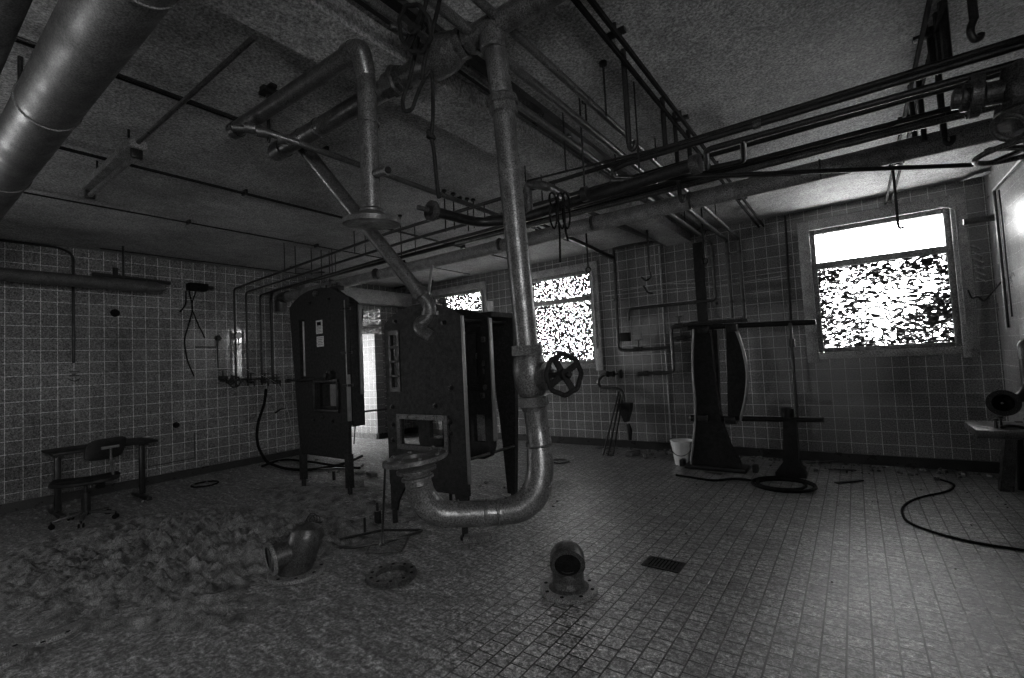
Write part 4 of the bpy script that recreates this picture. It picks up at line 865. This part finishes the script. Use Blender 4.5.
for k in range(5):
    a = R(-20+72*k); dv_ = V3((math.cos(a), math.sin(a), 0)); e = cc+dv_*.27
    MB().bar(cc+V3((0, 0, .11)), e+V3((0, 0, .075)), .035, .025, bev=.005).build('base_arm', 'galv', t)
    g = MB(); sd = V3((-dv_.y, dv_.x, 0)); g.cyl(e+V3((0, 0, .08)), e+V3((0, 0, .05)), .008); 
    for s_ in (-1, 1): g.lathe(e+V3((0, 0, .026))+sd*(s_*.018-.008), sd, [(0, .02), (.003, .026), (.013, .026), (.016, .02)], 16)
    g.build('castor', 'black', t)
# fallen elbows
def floor_elbow(name, c, ang, r, fr, lab, h=.26, tip=None, mouth=.17):
    t = empty(name, c, lab, 'pipe fitting'); dv_ = V3((math.cos(ang), math.sin(ang), 0)); z = V3((0, 0, 1))
    flange(MB(), c+z*.005, z, fr, .022, 8).build('base_flange', 'rust', t)
    MB().lathe(c+z*.027, z, [(0, r*1.5), (.01, r*1.45), (.03, r*1.1)], 28, cap=False).build('weld_neck', 'rust', t)
    pts = [c+z*.02, c+z*(h*.55), c+z*h*.93+dv_*r*.25, c+z*h+dv_*mouth]
    return t, dv_, z, pts
def bolt_hole_shade(c, d, r, nb, t):  # black discs laid on the face paint the shade inside each hole
    d = V3(d).normalized(); _, x, y = MB.basis(d); g = MB()
    for k in range(nb):
        q = c+x*(r*math.cos(2*math.pi*(k+.3)/nb))+y*(r*math.sin(2*math.pi*(k+.3)/nb)); g.cyl(q, q+d*.0015, .0125, n=12)
    g.build('bolt_hole_shade', 'black', t)
def lying_elbow(c, dirc, r, fr, zc, reach, lab, down):
    t = empty('pipe_elbow', c, lab, 'pipe fitting'); z = V3((0, 0, 1))
    flange(MB(), c+z*.006, z, fr, .026, 0).build('base_flange', 'ring', t); bolt_hole_shade(c+z*.032, z, fr*.84, 8, t)
    MB().lathe(c+z*.028, z, [(0, r*1.32), (.008, r*1.30), (.02, r*1.08), (.05, r)], 32).build('weld_neck', 'rust', t)
    m0 = c+z*zc+dirc*reach; n_ = (dirc-z*down).normalized()
    P = [c+z*.06, c+z*(zc-.05)-dirc*.01, c+z*(zc+.02)+dirc*.03, m0-n_*.07, m0]
    MB().tube(P, [r, r*1.05, r*1.08, r*1.02, r], 0, 32).build('elbow', 'rust', t)
    MB().lathe(m0, n_, [(-.03, r), (-.028, r*1.1), (.0, r*1.1), (.002, r*.82), (-.06, r*.8)], 36, cap=False).build('mouth_ring', 'rust', t)
    MB().lathe(m0-n_*.004, n_, [(0, r*.83), (.005, r*.83)], 32).build('bore_shade', 'black', t)  # black disc stands in for the shade inside the elbow mouth
c = dk(569, 591); dirc = (CAM-c); dirc.z = 0; dirc.normalize()
lying_elbow(c, dirc, .100, .185, .215, .12, 'short mitred pipe elbow on a bolted flange, upright on the floor at lower centre', .35)
c = dk(297, 574); dr = (-rt*.72-V3((fw.x, fw.y, 0))*.70); dr.z = 0; dr.normalize(); z = V3((0, 0, 1))
t = empty('pipe_branch', c, 'large flanged pipe branch with open side mouth on the muddy floor left of centre', 'pipe fitting')
flange(MB(), c+z*.006, z, .20, .028, 0).build('base_flange', 'ring', t); bolt_hole_shade(c+z*.034, z, .168, 8, t)
lean = V3((rt.x, rt.y, 0))*.10
MB().tube([c+z*.03, c+z*.06, c+z*.20+lean*.5, c+z*.30+lean*.9, c+z*.345+lean, c+z*.36+lean], [.135, .112, .118, .116, .085, .03], 0, 32).build('trunk', 'rust', t)
m0 = c+z*.165+dr*.19; n_ = (dr-z*.12).normalized()
MB().tube([c+z*.19+lean*.3, m0], .088, 0, 28).build('side_branch', 'rust', t)
MB().lathe(m0, n_, [(-.022, .088), (-.022, .118), (.0, .118), (.0, .092), (-.012, .088)], 36, cap=False).build('mouth_flange', 'ring', t)
MB().lathe(m0-n_*.006, n_, [(0, .092), (.003, .092)], 32).build('bore_shade', 'black', t)  # shade inside the branch mouth, painted as a black disc
c = dk(392, 578); fr_ = plain('flange_ring', flange(MB(), c+V3((0, 0, .004)), (0, 0, 1), .175, .036, 0, bore=.115), 'rust', 'loose flat flange ring with bolt holes lying on the floor at centre left', 'ring'); bolt_hole_shade(c+V3((0, 0, .040)), (0, 0, 1), .146, 10, fr_)
c = dk(0, 662); plain('flange_ring', flange(MB(), c+V3((0, 0, .004)), (0, 0, 1), .13, .03, 6, bore=.05), 'ring', 'flat ring with bolts at the extreme lower left corner', 'ring')
o = [dk(x, y, .008) for x, y in ((-6, 643), (3, 643), (29, 641.5), (58.6, 633.4), (82, 623.5), (84, 626), (72, 634), (58.6, 640), (29, 649), (-6, 649))]
cs = plain('curved_strip', MB().prism(o, (0, 0, .03)), 'ring', 'curved flat metal strip with bolt holes lying at the lower left', 'strip')
g = MB()
for x, y in ((15, 645.5), (43, 642), (68, 631.5)): q = dk(x, y, .038); g.cyl(q, q+V3((0, 0, .0015)), .012, n=10)
g.build('bolt_hole_shade', 'black', cs)  # the dark of the strip's holes, painted as black discs
plain('hoop', MB().torus(dk(205, 484, .015), (0, 0, 1), .16, .012, 30, 8), 'black', 'small black hoop on the floor by the left wall', 'hoop')
plain('hoop', MB().torus(dk(560, 461, .012), (0, 0, 1), .13, .012, 30, 8), 'galv', 'pale hoop on the floor under the middle window', 'hoop')
# floor squeegee with wire frame
g0 = dk(382, 545, .02); t = empty('floor_squeegee', g0, 'floor squeegee with a thin handle leaning on the wide machine', 'squeegee')
hd = AD(385, 468, (dk(395, 525)-CAM).dot(fw)-.12)
MB().cyl(g0, hd, .010, n=8).build('handle', 'iron', t)
g = MB(); P = [dk(366, 553, .015), dk(372, 542, .02), dk(402, 538, .03), dk(409, 537, .03), dk(402, 551, .015)]
g.tube(P, .010, 0, 6, closed=True); g.cyl(dk(380, 540, .03), dk(400, 552, .02), .008); g.build('wire_frame', 'galv', t)
MB().lathe(g0, hd-g0, [(0, .02), (.08, .02), (.1, .012)], 10).build('socket', 'galv', t)
plain('metal_strap', MB().tube([dk(326, 543, .03), dk(345, 538, .04), dk(382, 530, .03), dk(425, 530, .02), dk(390, 541, .02), dk(352, 548, .02), dk(336, 547, .03), dk(330, 541, .03)], .012, .06, 6), 'iron', 'bent metal strap lying in loops in front of the wide machine', 'strap')
plain('steel_peg', MB().cyl(dk(365, 534, 0), dk(365, 517, .12)*0+dk(365, 534, 0)+V3((0, 0, .15)), .012, n=8), 'iron', 'short steel peg standing in the mud before the wide machine', 'peg')
plain('pipe_stump', MB().lathe(dk(378, 523, 0), (0, 0, 1), [(0, .035), (.12, .035), (.12, .015), (.2, .012)], 12), 'iron', 'short dark stump with a spike beside the left leg of the wide machine', 'stump')
plain('steel_peg', MB().cyl(dk(334, 480, 0), dk(334, 480, 0)+V3((0, 0, .12)), .022, n=8), 'iron', 'short upright peg on the floor between the legs of the tall machine', 'peg')
plain('fallen_bar', MB().bar(dk(309, 470, .02), dk(359, 467, .03), .03, .02), 'iron', 'thin bar lying on the floor behind the tall machine', 'bar')
plain('crumpled_wire', MB().torus(dk(312, 519, .12), (.6, -1, .3), .05, .004, 20, 5).torus(dk(315, 520, .13), (.9, -1, .1), .045, .004, 20, 5).torus(dk(310, 521, .11), (.2, -1, .5), .05, .004, 20, 5).tube([dk(296, 532, .02), dk(306, 524, .08), dk(322, 522, .1)], .008, .05, 6), 'iron', 'small tangle of wire on the mud behind the large pipe bend', 'wire')
# bricks and rubble
for k, (px, py, w, h, lab) in enumerate(((356, 486, .22, .09, 'brick lying beside the right foot of the tall machine'), (477, 541, .22, .05, 'flat brick on the floor beside the right foot of the wide machine'), (633, 455, .24, .06, 'pale brick piece by the back wall under the funnel'), (645, 458, .10, .06, 'small stone beside the pale brick piece at the back wall'), (372, 476, .2, .05, 'small flat stone on the bright floor right of the tall machine'), (360, 474, .14, .04, 'dark stone chip next to the tall machine leg'))):
    c = dk(px, py); mb = MB(); mb.box((c.x, c.y, h/2+.002), (w, w*.5, h), Matrix.Rotation(k*.7, 3, 'Z'), bev=.008)
    for v in mb.b.verts: v.co += V3((noise.noise(v.co*9), noise.noise(v.co*9+V3((5, 0, 0))), 0))*.012
    plain('brick', mb, 'stone', lab, 'brick')
# floor drain, set in the tiles
q = [dk(641, 565), dk(650, 557), dk(686, 563), dk(678, 574)]
c = (q[0]+q[1]+q[2]+q[3])/4; t = empty('floor_drain', c, 'rectangular dark drain grate sunk in the tiled floor', 'drain')
x0_, x1_ = (q[0].x+q[1].x)/2, (q[2].x+q[3].x)/2; y0_, y1_ = (q[0].y+q[3].y)/2, (q[1].y+q[2].y)/2
g = MB(); g.prism([(x0_, y0_, .001), (x1_, y0_, .001), (x1_, y1_, .001), (x0_, y1_, .001)], (0, 0, .006), [[(x0_+.02, y0_+.02, .001), (x1_-.02, y0_+.02, .001), (x1_-.02, y1_-.02, .001), (x0_+.02, y1_-.02, .001)]]); g.build('rim', 'iron', t)
g = MB()
for k in range(9): x = x0_+.03+k*(x1_-x0_-.06)/8; g.box((x, (y0_+y1_)/2, .003), (.012, y1_-y0_-.03, .004))
g.build('grate', 'iron', t); MB().box(((x0_+x1_)/2, (y0_+y1_)/2, .0015), (x1_-x0_-.02, y1_-y0_-.02, .001)).build('sump_shade', 'black', t)  # flat black sheet paints the shade under the grate
# dried mud over the left of the floor
def mudsheet(name, cx, cy, rx, ry, rot, amp, n, lab, seed):
    mb = MB(); vs = {}
    for i in range(n+1):
        for j in range(n+1):
            u, v = -1+2*i/n, -1+2*j/n; x = cx+rx*(u*math.cos(rot)-v*math.sin(rot)*ry/rx); y = cy+rx*u*math.sin(rot)+ry*v*math.cos(rot)
            d = math.sqrt(u*u+v*v); f = max(0, 1-d)**.5 if d < 1 else 0
            p = V3((x*1.0, y, seed)); a = noise.fractal(p*2.9, .9, 2.1, 4); b_ = 1-abs(noise.noise(p*5))*2.2; e = noise.fractal(p*15, .8, 2, 3)
            f *= min(1, max(0, (math.hypot(x+3.42, y-1.93)-.26)*3.5))*min(1, max(0, (math.hypot(x+3.1, y-2.6)-.25)*3))*min(1, max(0, (math.hypot(x+2.82, y-2.25)-.2)*3))
            h = f*(amp*.40+amp*.8*a+amp*.50*b_+amp*.40*e)-.012
            vs[i, j] = mb.b.verts.new((x, y, max(h, -.01)))
    for i in range(n):
        for j in range(n): mb.b.faces.new((vs[i, j], vs[i+1, j], vs[i+1, j+1], vs[i, j+1]))
    o = mb.build(name, 'mud', None, 180); tag(o, lab, 'mud', None, 'stuff'); return o
mudsheet('dried_mud', -4.75, 1.75, 1.95, 1.2, R(14), .13, 300, 'heaped dried mud and silt spread over the left floor', 0)
mudsheet('floor_litter', -4.9, 3.35, 1.9, .6, R(5), .05, 180, 'crumbled plaster and dirt around the feet of the machines', 4)
# crumbs swept against the walls
random.seed(11); mb = MB()
for k in range(420):
    z_ = random.random()
    if z_ < .35: x, y = random.uniform(-3.6, 1.2), YB-.05-abs(random.gauss(0, .25))
    elif z_ < .6: x, y = XL+.05+abs(random.gauss(0, .5)), random.uniform(-.5, 5)
    elif z_ < .8: x, y = random.uniform(-6.5, -2.6), random.uniform(2.4, 4.6)
    else: x, y = random.uniform(-2.3, 1.1), random.uniform(3.0, 7)
    s_ = random.uniform(.008, .03)*(1 if z_ < .8 else .3); v0_ = len(mb.b.verts)
    r = bmesh.ops.create_icosphere(mb.b, subdivisions=1, radius=s_, matrix=Matrix.Translation((x, y, s_*.35)))
    for v in r['verts']: v.co += V3((random.uniform(-1, 1), random.uniform(-1, 1), random.uniform(-.6, .3)))*s_*.45
tag(mb.build('rubble_crumbs', 'stone', None, 0), 'scattered crumbs of plaster and stone along the walls and floor', 'rubble', None, 'stuff')

# ---------------------------------------------------------------- light: an overcast sky seen through the windows, the passage and the added fill openings
w = bpy.data.worlds.new('sky'); sc.world = w; w.use_nodes = True; N = w.node_tree.nodes; L = w.node_tree.links
N['Background'].inputs[0].default_value = (1, 1, 1, 1); N['Background'].inputs[1].default_value = 24.0
def portal(name, loc, rot, sx, sy):
    l = bpy.data.lights.new(name, 'AREA'); l.shape = 'RECTANGLE'; l.size, l.size_y = sx, sy; l.cycles.is_portal = True
    o = bpy.data.objects.new(name, l); COL.objects.link(o); o.location = loc; o.rotation_euler = rot; return o
for x0, x1, z0, z1, zt in W: portal('window_or_fill_portal', ((x0+x1)/2, YB+.36, (z0+z1)/2), (R(-90), 0, 0), x1-x0, z1-z0)
portal('window_or_fill_portal', (-11.25, 5, 1.5), (0, R(-90), 0), 2, 2.6)
portal('window_or_fill_portal', (XR+.31, -.7, 2.0), (0, R(90), 0), 1.2, 1.8)  # at the added fill opening in the right wall
portal('window_or_fill_portal', (XL-.31, -2.1, 1.85), (0, R(-90), 0), 1.1, 1.2)  # at the added fill opening in the left wall, behind the view
sc.cycles.max_bounces = 8; sc.cycles.diffuse_bounces = 5; sc.cycles.glossy_bounces = 4; sc.cycles.transparent_max_bounces = 8
sc.cycles.use_denoising = True; sc.cycles.sample_clamp_indirect = 6; sc.cycles.caustics_reflective = False; sc.cycles.caustics_refractive = False
vs_ = sc.view_settings; vs_.view_transform = 'Standard'; vs_.look = 'None'; vs_.exposure = 0.0; vs_.gamma = 1; vs_.use_curve_mapping = False
